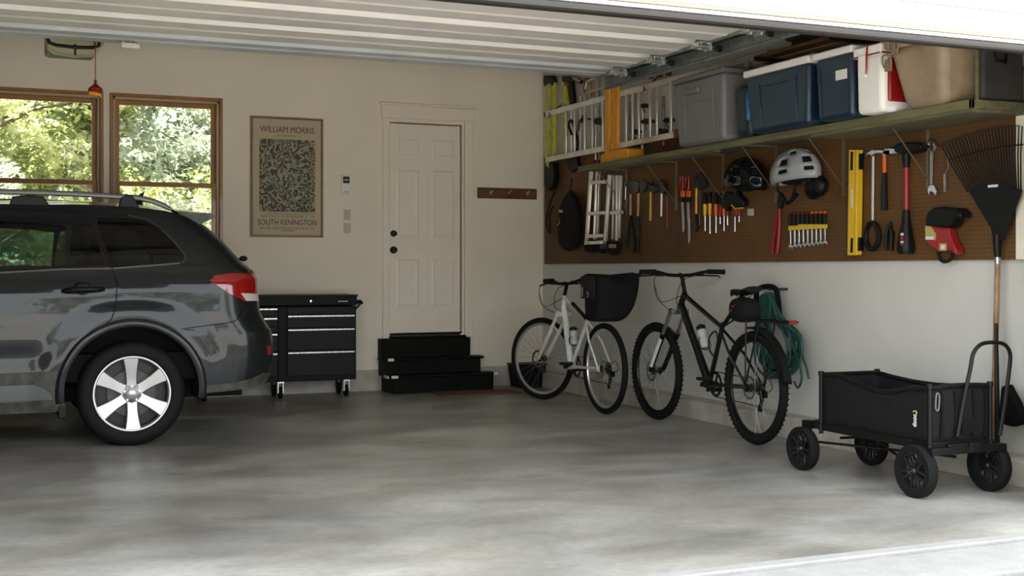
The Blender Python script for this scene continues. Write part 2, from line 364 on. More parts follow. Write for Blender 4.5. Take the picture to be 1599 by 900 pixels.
# header: bright exterior boards, metal edge, dark seal
hd = thing('trim', 'bright white exterior trim boards over the garage opening', 'trim', (1.8, YF, 2.26), kind='structure')
hw = .7
for i, (z0, z1, dy) in enumerate(((2.262, 2.362, .012), (2.368, 2.50, .0), (2.506, 2.70, .012), (2.706, 2.95, .0), (2.956, 3.2, .012))):
    MB().box(-1.4, XR+hw, YF-.012+dy, YF+.018, z0, z1).build('board', M['fascia'], hd, bevel=.003)
MB().box(-1.2, XR+hw, YF-.004, YF+.012, 2.240, 2.262).build('metal_edge', M['sealgrey'], hd, bevel=.003)
MB().tube([(-1.2, YF+.004, 2.230), (XR+hw, YF+.004, 2.230)], .010, 8).build('edge_bead', M['alu'], hd)
MB().tube([(-1.2, YF+.008, 2.203), (XR+hw, YF+.008, 2.203)], .018, 10).box(-1.2, XR+hw, YF+.005, YF+.05, 2.19, 2.24).build('weather_seal', M['gasket'], hd)
MB().box(-1.0, 4.78, YF+.04, YF+.18, 2.215, 2.268).build('head_jamb', M['gasket'], hd)
# concrete curbs
st(MB().box(XL, 3.53, YB-.02, YB+.02, 0, .20).box(4.50, 5.07, YB-.02, YB+.02, 0, .20).build('baseboard_back', M['curb'], bevel=.006), 'low concrete curb along the foot of the back wall', 'curb')
st(MB().prism([(5.075,YF+.02,0),(5.085,YF+.02,.143),(5.19,YF+.02,.152),(XR,YF+.02,.152),(XR,YF+.02,0)], (0,YB-YF-.02,0)).build('baseboard_right', M['curb'], bevel=.006), 'protruding concrete foundation curb along the right wall', 'curb')
# windows
def window(n, x0, x1, label):
    r = thing('window_%d' % n, label, 'window', ((x0+x1)/2, YB, WZ[0]), kind='structure'); z0, z1 = WZ; zm = 1.925
    yf, w1 = YB-.012, .028
    m = MB(); m.box(x0, x0+w1, yf, YB+.05, z0, z1).box(x1-w1, x1, yf, YB+.05, z0, z1).box(x0+w1, x1-w1, yf, YB+.05, z1-w1, z1).box(x0+w1, x1-w1, yf-.02, YB+.05, z0, z0+.035)
    m.build('frame', M['wood_win'], r, bevel=.003)
    a0, a1 = x0+w1, x1-w1
    m = MB(); k = .022; m.box(a0, a0+k, YB+.02, YB+.13, z0+.03, z1-w1).box(a1-k, a1, YB+.02, YB+.13, z0+.03, z1-w1).box(a0, a1, YB+.02, YB+.13, z1-w1-k, z1-w1)
    m.build('jamb_liner', M['tan_liner'], r, bevel=.002)
    a0 += k; a1 -= k; b = .040
    for nm, q0, q1, y in (('upper_sash', zm-.02, z1-w1-k, YB+.085), ('lower_sash', z0+.035, zm+.022, YB+.045)):
        m = MB(); m.box(a0, a0+b, y, y+.035, q0, q1).box(a1-b, a1, y, y+.035, q0, q1).box(a0+b, a1-b, y, y+.035, q1-b, q1).box(a0+b, a1-b, y, y+.035, q0, q0+b)
        s = m.build(nm, M['wood_win'], r, bevel=.003)
        MB().box(a0+b-.004, a1-b+.004, y+.015, y+.020, q0+b-.004, q1-b+.004).build('pane', M['winglass'], s, smooth=0)
    for fx in (.3, .7):
        xx = a0+(a1-a0)*fx; MB().box(xx-.03, xx+.03, YB+.02, YB+.05, zm+.022, zm+.034).ball((xx+.01, YB+.035, zm+.04), (.02, .012, .009), 10, 6).build('sash_lock', M['tan'], r)
    return r
M['tan_liner'] = pm('window_liner', (.45,.33,.20), .5)
window(1, *W1, 'left wooden double-hung window partly outside the frame')
window(2, *W2, 'right wooden double-hung window beside the framed poster')
# inner door
d1 = thing('door_1', 'cream six-panel inner door above black steps', 'door', (3.97, YB, .53), kind='structure')
cs = MB().box(3.535, 3.606, YB-.02, YB+.01, .50, 2.62).box(4.376, 4.468, YB-.02, YB+.01, .50, 2.62)
cs.build('casing', M['trimwhite'], d1, bevel=.004)
MB().box(3.520, 4.485, YB-.026, YB+.01, 2.62, 2.745).box(3.510, 4.495, YB-.034, YB+.01, 2.745, 2.768).build('head_casing', M['trimwhite'], d1, bevel=.004)
MB().box(3.58, 3.606, YB-.008, YB+.12, .53, 2.60).box(4.350, 4.37, YB-.012, YB+.12, .53, 2.60).box(3.58, 4.37, YB-.008, YB+.12, 2.583, 2.61).build('jamb', M['trimwhite'], d1, bevel=.002)
MB().box(3.60, 4.352, YB+.045, YB+.06, .52, 2.59).build('door_gap', M['blackmatte'], d1)
MB().box(3.607, 4.334, YB+.0, YB+.043, .548, 2.572).build('leaf', M['doorpaint'], d1, bevel=.003)
for cx in (3.79, 4.15):
    for z0, z1 in ((2.24, 2.43), (1.47, 2.13), (.80, 1.26)):
        ww = .118
        p = MB(); p.box(cx-ww, cx+ww, YB-.0015, YB+.004, z0, z1); q = .022
        fr = MB()
        for i in range(2):
            e = q*i; pts = [(cx-ww+e, z0+e), (cx+ww-e, z0+e), (cx+ww-e, z1-e), (cx-ww+e, z1-e)]
            if i == 0: P0 = pts
        P = [(x, YB-.001, z) for x, z in P0]+[(x, YB-.007, z) for x, z in pts]+[(x, YB-.004, z) for x, z in [(cx-ww+.04, z0+.04), (cx+ww-.04, z0+.04), (cx+ww-.04, z1-.04), (cx-ww+.04, z1-.04)]]
        fs = [(i, (i+1) % 4, 4+(i+1) % 4, 4+i) for i in range(4)]+[(4+i, 4+(i+1) % 4, 8+(i+1) % 4, 8+i) for i in range(4)]+[(8, 9, 10, 11)]
        MB().add(P, fs).build('panel', M['doorpaint'], d1, smooth=0)
for z, r in ((1.508, .030), (1.350, .034)):
    k = PY(613.5, 365, YB); m = MB().lathe([(0,-.052),(r*.75,-.05),(r*.9,-.03),(r*.5,-.02),(r*.5,-.006),(r*1.05,-.004),(r*1.05,0)], (3.648, YB, z), (0,1,0), 20)
    m.build('deadbolt' if z > 1.45 else 'knob', M['black'], d1)
MB().box(3.60, 4.345, YB-.02, YB+.045, .525, .548).build('threshold', M['black'], d1, bevel=.003)
# ---- raised overhead door on its tracks
ZD, XD = 2.71, 4.66
od = thing('door_2', 'white overhead garage door raised on steel tracks under the ceiling', 'garage door', (1.7, 7.2, ZD), kind='structure')
cuts = [5.45, 6.04, 6.64, 7.24, 7.87, 8.45, 8.93]
x0, x1 = -1.35, XD-.10
for i in range(6):
    y0, y1 = cuts[i]+.004, cuts[i+1]-.004; last = i == 5
    m = MB(); L_ = y1-y0; dz = -.02 if last else 0
    prof = [(y0, .04), (y0, .022), (y0+.13, .022), (y0+.17, -.026), (y0+L_*.58, -.030), (y0+L_*.62, -.038), (y0+L_*.66, -.034), (y1-.02, -.034), (y1, -.030), (y1, .04)]
    m.prism([(x0, y, ZD+.045+z) for y, z in prof], (x1-x0, 0, 0))
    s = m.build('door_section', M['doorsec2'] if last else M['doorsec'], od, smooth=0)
    st_ = MB()
    for yy in (y0+L_*.80,):
        st_.prism([(x0, yy-.035, ZD+.036), (x0, yy-.03, ZD-.01), (x0, yy-.012, ZD-.018), (x0, yy+.012, ZD-.018), (x0, yy+.03, ZD-.01), (x0, yy+.035, ZD+.036)], (x1-x0, 0, 0))
    if i in (): st_.build('strut', M['doorsec'], s, smooth=0)
    MB().box(x1-.005, x1+.012, y0, y1, ZD-.006, ZD+.05).build('end_stile', M['galv'], s)
def hinge(x, y, par, w_=.09):
    m = MB(); m.box(x-w_/2, x+w_/2, y-.055, y-.01, ZD-.044, ZD-.034).box(x-w_/2, x+w_/2, y+.01, y+.055, ZD-.044, ZD-.034)
    m.cyl((x-w_/2, y, ZD-.02), (x+w_/2, y, ZD-.02), .011, seg=10)
    for sx in (-1, 1): m.box(x+sx*w_*.42-.003, x+sx*w_*.42+.003, y-.04, y+.04, ZD-.04, ZD-.006)
    for sx in (-.25, .25):
        for sy in (-.035, .035): m.cyl((x+sx*w_, y+sy, ZD-.004), (x+sx*w_, y+sy, ZD-.022), .006, seg=8)
    return m.build('hinge', M['galv_b'], par)
M['galv_b'] = pm('bright_galvanised', (.55,.56,.56), .35, .8, var=.4, scale=60)
for y in cuts[1:6]:
    hinge(x1-.05, y, od, .12)
    m = MB(); m.cyl((x1-.04, y, ZD-.035), (XD+.01, y, ZD-.035), .006, seg=8).cyl((XD-.028, y, ZD-.035), (XD-.003, y, ZD-.035), .023, seg=14); m.build('roller', M['darksteel'], od)
    MB().box(x1-.012, x1+.006, y-.045, y+.04, ZD-.060, ZD-.004).box(x1-.09, x1+.006, y-.04, y+.035, ZD-.012, ZD-.004).box(x1-.075, x1-.06, y-.02, y+.02, ZD-.055, ZD-.01).build('roller_bracket', M['galv_b'], od, bevel=.003)
hh = PY(203, 65, 8.72); hinge(hh.x, 8.73, od, .11)
MB().box(hh.x-.06, hh.x+.06, 8.69, 8.765, ZD-.05, ZD-.02).build('centre_bracket', M['doorsec'], od, bevel=.006)
def track(xx, sgn):
    m = MB()
    def C(pts):                                              # C-channel from strips
        for (a, b) in zip(pts[:-1], pts[1:]): m.bar(a, b, .003, .07, (1,0,0))
    z = ZD-.035; R_ = .36
    arc = [(xx, YF+.07+R_-R_*math.cos(t), z-R_+R_*math.sin(t)) for t in [k*PI/2/12 for k in range(13)]]
    path = [(xx, YF+.07, .05)]+arc+[(xx, 8.95, z)]
    C(path)
    for off in (-.034, .034):
        for (a, b) in zip(path[:-1], path[1:]):
            a, b = Vector(a), Vector(b); d = (b-a).normalized(); nrm = d.cross(Vector((1,0,0)))
            m.bar(a+nrm*off+Vector((-sgn*.012,0,0)), b+nrm*off+Vector((-sgn*.012,0,0)), .026, .003, (1,0,0))
    o = m.build('track', M['galv'], od, smooth=0)
    MB().box(xx+sgn*.002, xx+sgn*.006, 5.0, 8.95, z-.055, z+.075).box(xx+sgn*.002, xx+sgn*.04, 5.0, 8.95, z+.072, z+.076).build('track_angle', M['galv'], od, smooth=0)
    for yy in (6.9, 8.9): MB().box(xx+sgn*.003, xx+sgn*.008, yy-.02, yy+.02, z, ZC).build('hanger_strap', M['galv'], od)
track(XD, 1); track(-1.45, -1)
q = MB().tube([(XD+.01, 8.95, ZD-.06), (XD+.01, 9.28, ZD-.065), (XD+.01, 9.33, ZD-.03), (XD+.01, 9.30, ZD+.03), (XD+.01, 8.98, ZD+.05)], .012, 8)
q.build('track_stop', M['greenedge'], od)
M['shade_sheet'] = pm('shade_brown', (.045,.036,.028), .85, var=.4, scale=5, bump=.6, bscale=12)  # dark brown in place of the shade on the wall above the shelf
# ---- framing seen above the shelf: joists and stored boards
for i, y in enumerate((5.1, 5.9, 6.7, 7.5, 8.3)):
    if 0: st(MB().box(4.70, XR, y-.02, y+.02, 2.98, 3.18).build('trim', M['lumber']), 'dark ceiling joist end above the shelf, number %s from the opening' % ['one','two','three','four','five'][i], 'joist')
lb = [(5.05, 2.90, 5.2, 8.3, .14, .03, 'longest dark board lying over the storage shelf'), (4.90, 2.84, 5.3, 7.9, .12, .025, 'thin board lying in front on the overhead rack'), (5.12, 2.80, 5.6, 8.6, .09, .04, 'narrow beam stored above the blue coolers')]
rk = thing('overhead_rack', 'dark steel rack arms holding boards high on the right wall', 'rack', (5.0, 6.6, 2.72))
for y in (5.45, 6.3, 7.1): MB().box(4.84, XR-.001, y-.012, y+.012, 2.585, 2.61).box(XR-.02, XR-.001, y-.012, y+.012, 2.5, 2.95).build('rack_arm', M['darksteel'], rk)
for x, z, y0, y1, ww, hh_, lab in lb:
    pass
for x, z0, y0, y1, ww, hh_, lab, mk in ((5.10, 2.612, 5.25, 7.35, .13, .03, 'long dark board at the back of the overhead rack', 'lumber'), (4.95, 2.612, 5.35, 7.2, .10, .025, 'thin brown board at the front of the overhead rack', 'wood_dark'), (5.09, 2.643, 5.4, 7.3, .10, .035, 'upper beam stacked over the long dark board', 'lumber')):
    tag(MB().box(x-ww/2, x+ww/2, y0, y1, z0, z0+hh_).build('lumber_board', M[mk], bevel=.003), lab, 'board', 'lumber on the overhead rack')
# pale folded panel leaning above the grey tote
tag(MB().prism([PX(1156,112,5.17), PX(1160,95,5.17), PX(1190,86,5.17), PX(1240,88,5.17), PX(1226,104,5.17), PX(1178,112,5.17)], (.02,0,0)).build('cardboard_sheet', pm('cardboard_pale', (.42,.38,.30), .8)), 'pale cardboard sheet behind the grey tote and blue cooler', 'cardboard')
tp = thing('shade_panel', 'added dark brown sheet and roll standing in for shade behind the coolers', 'shade_sheet', (5.17, 6.2, 2.68))
MB().box(5.172, 5.205, 5.15, 7.15, 2.614, 2.98).build('shade_backing', M['shade_sheet'], tp, bevel=.02)  # sheet added to darken the wall as shade would
rr_ = random.Random(9); m = MB(); m.tube([(5.05+rr_.uniform(-.02,.02), 5.4+k*.16, 2.755+rr_.uniform(-.02,.02)) for k in range(11)], [.05+rr_.uniform(0,.025) for k in range(11)], 12); m.build('rolled_sheet', M['shade_sheet'], tp)
# vertical trim at right end of the pegboard
st(MB().box(5.185, 5.229, 5.02, 5.125, 1.216, 2.03).build('trim', M['trimwhite'], bevel=.003), 'white vertical board at the right end of the pegboards', 'trim')
# ================================================================ OUTDOORS
def tree(name, label, base, h, crown, n, leaf, mt, seed, group=None, core=.72):
    rnd = random.Random(seed); r = thing(name, label, 'tree', base, group=group); b = Vector(base)
    m = MB(); top = b+Vector((rnd.uniform(-.3,.3), rnd.uniform(-.3,.3), h*.75)); m.tube([b, b.lerp(top,.4)+Vector((.08,0,0)), top], [h*.022+.03, h*.016+.02, .02], 8)
    for k in range(7):
        t = rnd.uniform(.25, .9); a = rnd.uniform(0, 2*PI); p = b.lerp(top, t); q = p+Vector((math.cos(a)*crown[0]*.7, math.sin(a)*crown[1]*.7, rnd.uniform(.3, .9))); m.tube([p, p.lerp(q,.5)+Vector((0,0,.1)), q], [.04, .025, .01], 6)
    m.build('trunk', M['bark'], r)
    cl = []
    for k in range(46):
        a = rnd.uniform(0, 2*PI); ph = math.acos(rnd.uniform(-1, 1)); rr = rnd.uniform(.35, 1)
        c = Vector((math.cos(a)*math.sin(ph)*crown[0]*rr, math.sin(a)*math.sin(ph)*crown[1]*rr, math.cos(ph)*crown[2]*rr+h-crown[2]*.9)); cl.append((c, rnd.uniform(.35, .75)*min(crown)*.55))
    V = []; Fc = []
    for k in range(n):
        c, s = cl[rnd.randrange(len(cl))]; d = Vector((rnd.gauss(0,1), rnd.gauss(0,1), rnd.gauss(0,1))).normalized()*s*rnd.uniform(.6, 1.05); p = c+d
        if p.z < .05: p.z = rnd.uniform(.05, .4)
        u_ = Vector((rnd.gauss(0,1), rnd.gauss(0,1), rnd.gauss(0,.6))).normalized(); v_ = u_.cross(Vector((rnd.gauss(0,1), rnd.gauss(0,1), rnd.gauss(0,1)))).normalized()
        L_ = leaf*rnd.uniform(.6, 1.3); i = len(V); V += [p-u_*L_, p+v_*L_*.45, p+u_*L_, p-v_*L_*.45]; Fc.append((i, i+1, i+2, i+3))
    me = bpy.data.meshes.new('foliage'); me.from_pydata(V, [], Fc); me.materials.append(M[mt]); o = bpy.data.objects.new('foliage', me); COL.objects.link(o); o.parent = r; o['kind'] = 'stuff'
    return r
TG = 'trees outside the windows'
tree('tree', 'sunlit yellow-green tree behind the left window', (.3, 16.2, -.1), 4.6, (1.9, 1.2, 2.3), 22000, .062, 'leaf_y', 1, TG)
tree('tree', 'pale green tree behind the right window', (2.9, 17.0, -.1), 5.0, (1.7, 1.2, 2.6), 22000, .055, 'leaf_g', 2, TG)
tree('shrub', 'low bright shrub seen through the lower right window sash', (2.0, 15.0, -.1), 2.5, (1.3, .8, 1.3), 8000, .05, 'leaf_y', 3, TG)
tree('shrub', 'low shrub seen through the lower left window sash', (-.3, 14.8, -.1), 2.4, (1.3, .8, 1.3), 8000, .05, 'leaf_g', 4, TG)
tree('tree', 'darker tree further back between the two window trees', (1.5, 20.5, -.1), 6.8, (3.2, 1.6, 3.6), 24000, .10, 'leaf_g', 5, TG)
tree('tree', 'far green tree at the left of the left window', (-2.5, 20.0, -.1), 6.5, (2.8, 1.6, 3.4), 18000, .10, 'leaf_g', 6, TG)
tree('tree', 'broad pale tree far behind the window trees', (2.2, 26, -.1), 8.5, (6.5, 1.8, 4.6), 26000, .15, 'leaf_g', 31, TG)
tree('tree', 'far green tree at the right of the right window', (5.5, 20.5, -.1), 6.5, (2.8, 1.6, 3.4), 18000, .10, 'leaf_g', 8, TG)
for k, (x, y) in enumerate(((-10, -13), (-3.5, -17), (3.5, -16), (11.5, -15), (-12, -4))):
    tree('tree', ['leafy tree across the driveway at the far left', 'second leafy tree across the driveway', 'leafy tree straight across the driveway', 'leafy tree across the driveway at the right', 'leafy tree left of the driveway'][k], (x, y, -.1), 4.2, (2.6, 2.0, 2.1), 3500, .20, 'leaf_g', 20+k, 'trees across the driveway')
# ================================================================ BACK WALL THINGS
# framed poster
px0, px1, pz0, pz1 = 2.271, 2.951, 1.462, 2.575
fp = thing('framed_poster', 'framed leafy pattern poster with William Morris lettering beside the window'.replace('William Morris', 'large serif'), 'poster', (2.61, YB, pz0))
k = .020
MB().box(px0, px0+k, YB-.026, YB-.002, pz0, pz1).box(px1-k, px1, YB-.026, YB-.002, pz0, pz1).box(px0+k, px1-k, YB-.026, YB-.002, pz1-k, pz1).box(px0+k, px1-k, YB-.026, YB-.002, pz0, pz0+k).build('frame', M['goldframe'], fp, bevel=.002)
MB().box(px0+k, px1-k, YB-.012, YB-.004, pz0+k, pz1-k).build('paper', M['paper'], fp)
MB().box(px0+.082, px1-.075, YB-.0135, YB-.012, pz0+.235, pz1-.205).build('leafy_print', M['print'], fp, smooth=0)
RB = Matrix(((1,0,0),(0,0,-1),(0,1,0)))                       # text facing -Y
cx = (px0+px1)/2
text('WILLIAM MORRIS', .082, (cx+.004, YB-.0125, pz1-.118), RB, M['ink'], fp, 'lettering', sx=.80, bold=0)
text('SOUTH KENINGTON', .073, (cx+.004, YB-.0125, pz0+.135), RB, M['ink'], fp, 'lettering', sx=.80, bold=0)
rnd = random.Random(3); sp = MB()
def smallprint(xa, xb, z, h):
    x = xa
    while x < xb:
        ww = rnd.uniform(.004, .009)
        if rnd.random() > .14:
            sp.box(x, x+.0022, YB-.0135, YB-.0118, z-h/2, z+h/2)
            if rnd.random() > .4: sp.box(x, x+ww, YB-.0135, YB-.0118, z+h*.3, z+h/2)
            if rnd.random() > .5: sp.box(x, x+ww, YB-.0135, YB-.0118, z-h/2, z-h*.3)
        x += ww+.004
smallprint(cx-.12, cx+.13, pz1-.172, .013); smallprint(px0+.085, px1-.078, pz0+.192, .018); smallprint(px0+.085, px1-.078, pz0+.083, .019)
sp.box(px0+.15, px1-.08, YB-.0135, YB-.0118, pz0+.215, pz0+.218)
sp.box(cx-.06, cx+.07, YB-.0135, YB-.0118, pz0+.058, pz0+.063)
o = sp.build('small_print', M['ink'], fp, smooth=0); o['kind'] = 'stuff'
# wall console and switches
wc = thing('wall_console', 'white wall control with dark screen beside the door', 'control', (3.175, YB, 1.87))
MB().box(3.128, 3.222, YB-.024, YB-.001, 1.868, 2.058).build('casing', M['white'], wc, bevel=.008, bseg=3)
MB().box(3.142, 3.206, YB-.0255, YB-.023, 1.978, 2.042).build('screen', M['screen'], wc, bevel=.001)
for i in range(3): MB().box(3.156+i*.014, 3.165+i*.014, YB-.0262, YB-.0253, 2.004, 2.016).build('digit', M['labelw'], wc, smooth=0)
MB().lathe([(0,-.008),(.014,-.007),(.016,0)], (3.175, YB-.023, 1.945), (0,1,0), 16).build('button', M['white'], wc)
MB().box(3.150, 3.200, YB-.0255, YB-.0235, 1.885, 1.905).build('lower_key', M['socket'], wc, bevel=.001)
for i, (z, lab) in enumerate(((1.68, 'upper of two white switch plates under the wall control'), (1.555, 'lower of two white switch plates under the wall control'))):
    t = thing('switch_plate', lab, 'switch', (3.19, YB, z-.05), 'switch plates under the wall control')
    MB().box(3.155, 3.222, YB-.008, YB-.001, z-.05, z+.05).build('plate', M['socket'], t, bevel=.003)
    MB().box(3.175, 3.202, YB-.012, YB-.007, z-.03, z+.03).build('rocker', M['socket'], t, bevel=.002)
# coat rack
cr = thing('coat_rack', 'dark brown wooden peg rack on the wall right of the door', 'coat rack', (4.84, YB, 1.88))
MB().box(4.515, 5.155, YB-.022, YB-.001, 1.868, 1.975).build('board', M['wood_dark'], cr, bevel=.004)
for x in (4.655, 4.85, 5.05):
    m = MB().box(x-.010, x+.010, YB-.027, YB-.021, 1.905, 1.945).tube([(x, YB-.024, 1.935), (x, YB-.055, 1.925), (x, YB-.065, 1.94)], .005, 8); m.ball((x, YB-.066, 1.944), .008, 10, 6)
    m.build('hook', M['steel'], cr)
# steps
ss = thing('entry_steps', 'black painted wooden steps under the inner door', 'steps', (4.0, 11.2, 0))
MB().box(3.52, 4.535, 11.03, YB-.021, 0, .148).build('lower_riser', M['steps'], ss, bevel=.003)
MB().box(3.49, 4.455, 11.17, YB-.021, .148, .30).build('middle_riser', M['steps'], ss, bevel=.003)
MB().box(3.49, 4.40, 11.30, YB-.001, .30, .498).build('upper_riser', M['steps'], ss, bevel=.003)
MB().box(3.46, 4.56, 11.0, 11.19, .148, .172).build('lower_tread', M['steps'], ss, bevel=.006)
MB().box(3.46, 4.50, 11.14, 11.33, .300, .322).build('middle_tread', M['steps'], ss, bevel=.006)
MB().box(3.595, 4.37, 11.33, YB-.021, .498, .520).build('top_tread', M['steps'], ss, bevel=.006)
for x, y, z, ww in ((3.462, 10.995, .160, .006), (3.53, 10.997, .160, .032), (4.545, 10.997, .160, .02), (3.535, 11.136, .311, .03), (4.49, 11.136, .311, .014)):
    MB().box(x-ww if ww > .01 else x-.004, x+ww, y-.004, y+.01 if ww > .01 else y+.12, z-.013, z+.013).build('edge_tape', M['tape'], ss)
# doormat
P = [PZ(633,612.5), PZ(775,609.5), PZ(799,618.5), PZ(660,624)]
dm = MB().prism([p+Vector((0,0,.001)) for p in (Vector((3.86,10.98,0)), Vector((4.66,10.98,0)), Vector((4.66,10.62,0)), Vector((3.86,10.62,0)))], (0,0,.012))
tag(dm.build('doormat', M['mat'], bevel=.003), 'flat brown doormat on the concrete before the steps', 'doormat')
# rolling tool chest
tc = thing('tool_chest', 'dark grey rolling tool chest with silver drawer pulls behind the car', 'tool chest', (2.4, 11.1, 0))
yf = 10.98; xa, xb = 1.72, 3.155
MB().box(xa, xb, yf+.004, YB-.025, .155, .83).build('body', M['cabinet'], tc, bevel=.006)
MB().box(xa-.004, xb+.004, yf-.012, YB-.023, .835, .922).build('top_tray', M['cabinet'], tc, bevel=.008)
MB().box(xa-.012, xb+.012, yf-.02, YB-.022, .915, .932).build('worktop', M['black'], tc, bevel=.004)
MB().lathe([(0,-.006),(.011,-.005),(.011,0)], (2.73, yf-.012, .875), (0,1,0), 14).build('lock', M['chrome'], tc)
MB().box(2.98, 3.07, yf-.0145, yf-.011, .868, .876).build('badge', M['labelw'], tc)
MB().box(2.435, 2.505, yf-.006, yf+.01, .16, .83).build('centre_post', M['cabinet'], tc, bevel=.004)
def zz(v): return PY(500, v, yf).z
def drawer(x0, x1, za, zb, pull):
    d = MB().box(x0, x1, yf-.010, yf+.02, zb, za).build('drawer', M['drawer'], tc, bevel=.004)
    if pull: MB().prism([(x0+.004, yf-.010, za-.004), (x0+.004, yf-.030, za-.008), (x0+.004, yf-.030, za-.020), (x0+.004, yf-.020, za-.026), (x0+.004, yf-.010, za-.026)], (x1-x0-.008, 0, 0)).build('drawer_pull', M['galv_b'], d)
for za, zb, p in ((.822, .760, 0), (.755, .640, 1), (.632, .435, 1), (.427, .205, 1)): drawer(2.515, 3.135, za, zb, p)
for za, zb, p in ((.822, .742, 1), (.737, .655, 1), (.648, .50, 0), (.595, .43, 1), (.422, .205, 1)):
    if p or zb == .5: drawer(1.76, 2.425, min(za, .822) if p else .648, zb if p else .602, p)
MB().tube([(xb, yf+.05, .865), (xb+.055, yf+.05, .868), (xb+.068, yf+.06, .855), (xb+.068, YB-.07, .855), (xb+.055, YB-.06, .866), (xb, YB-.06, .865)], .015, 8).bar((xb, yf+.05, .79), (xb+.060, yf+.05, .855), .022, .014).build('push_handle', M['black'], tc)
for x in (1.80, 2.47, 3.08):
    for y in (yf+.08, YB-.10):
        c = MB().cyl((x-.014, y, .052), (x+.014, y, .052), .052, seg=20).build('caster', M['rubber'], tc)
        MB().box(x-.026, x-.019, y-.025, y+.025, .05, .14).box(x+.019, x+.026, y-.025, y+.025, .05, .14).box(x-.03, x+.03, y-.035, y+.035, .14, .156).cyl((x-.027, y, .052), (x+.027, y, .052), .008, seg=8).build('caster_fork', M['alu'] if y < 11.1 and x > 2 else M['black'], c)
# garage door opener and its release cord
op = thing('garage_door_opener', 'garage door opener housing with yellowish light lens under the ceiling', 'opener', (.60, 9.3, 2.68))
oy = 9.16
MB().box(.42, .76, oy+.02, oy+.46, 2.70, 2.90).build('housing', M['grey2'], op, bevel=.03, bseg=3)
prof = [(.405, 2.765), (.42, 2.70), (.47, 2.668), (.60, 2.655), (.72, 2.668), (.765, 2.70), (.775, 2.765)]
m = MB().prism([(x, oy-.03, z) for x, z in prof], (0, .12, 0)); m.build('light_lens', M['lens'], op, bevel=.008)
MB().tube([(x, oy-.034, z+.030) for x, z in [(.405, 2.775), (.43, 2.70), (.48, 2.686), (.60, 2.680), (.71, 2.686), (.755, 2.70), (.772, 2.775)]], .012, 8).build('lens_rim', M['black'], op)
MB().cyl((.60, oy-.04, 2.655), (.60, oy-.04, 2.73), .007, seg=8).ball((.60, oy-.042, 2.715), .014, 10, 6).build('latch', M['darksteel'], op)
for x in (.45, .73): MB().box(x-.015, x+.015, oy+.2, oy+.205, 2.89, ZC).build('hanger_strap', M['galv'], op)
MB().box(.57, .63, YF+.2, oy+.05, 2.86, 2.90).build('rail', M['galv'], op)
pc = PY(149, 68, 9.1); ph = PY(149, 141, 9.1)
rc = thing('release_cord', 'red pull cord with a red and yellow handle hanging from the opener', 'pull cord', (pc.x, 9.1, ph.z-.05))
MB().tube([(pc.x, 9.1, pc.z+.05), (pc.x, 9.1, pc.z-.1), (pc.x, 9.1, ph.z+.05)], .0035, 6).build('cord', M['darkred'], rc)
m = MB().lathe([(0,.075),(.010,.072),(.010,.045),(.020,.035),(.047,.012),(.050,-.006),(.046,-.012),(0,-.012)], (ph.x, 9.1, ph.z), (0,0,1), 18); m.build('cord_handle', M['darkred'], rc)
m = MB().tube([(ph.x-.042, 9.1, ph.z-.022), (ph.x, 9.095, ph.z-.026), (ph.x+.030, 9.1, ph.z-.030), (ph.x+.040, 9.1, ph.z-.05)], [.013, .016, .014, .008], 8); m.build('handle_grip', M['orange'], rc)
MB().tube([(pc.x+.02+.03*math.cos(t), 9.10, pc.z+.01+.03*math.sin(t)) for t in [PI+k*PI/8 for k in range(12)]], .003, 6).build('cord_ring', M['darksteel'], rc)
# ================================================================ THE CAR
import numpy as np
YC = 9.33
def lerp_tab(tab, q):
    if q <= tab[0][0]: return tab[0][1]
    for (a, fa), (b, fb) in zip(tab[:-1], tab[1:]):
        if q <= b: return fa+(fb-fa)*(q-a)/(b-a)
    return tab[-1][1]
BASE = [(.15,.80),(.24,.865),(.33,.885),(.45,.893),(.56,.900),(.72,.905),(.88,.904),(.98,.899),(1.025,.893),(1.05,.884),(1.09,.866),(1.15,.846),(1.25,.806),(1.36,.757),(1.45,.713),(1.52,.674),(1.565,.640),(1.60,.600),(1.62,.55)]
REAR = [(.30,1.83),(.372,1.845),(.43,1.868),(.50,1.880),(.58,1.886),(.665,1.883),(.74,1.872),(.79,1.835),(.86,1.795),(.95,1.782),(1.10,1.772),(1.14,1.758),(1.217,1.667),(1.37,1.54),(1.46,1.446),(1.54,1.36),(1.6,1.30)]
FRONT = [(.25,-2.84),(.45,-2.89),(.7,-2.86),(.9,-2.72),(.98,-2.55),(1.08,-1.75),(1.12,-1.55),(1.35,-1.10),(1.5,-.80),(1.6,-.55)]
AX = ((.91,.345), (-1.83,.345)); AR = .428
ZR = [(-.6,1.50),(-.3,1.565),(.1,1.588),(.6,1.595),(.95,1.585),(1.15,1.562),(1.30,1.525),(1.446,1.462),(1.6,1.40)]
def sstep(a, b, x): t = max(0, min(1, (x-a)/(b-a))); return t*t*(3-2*t)
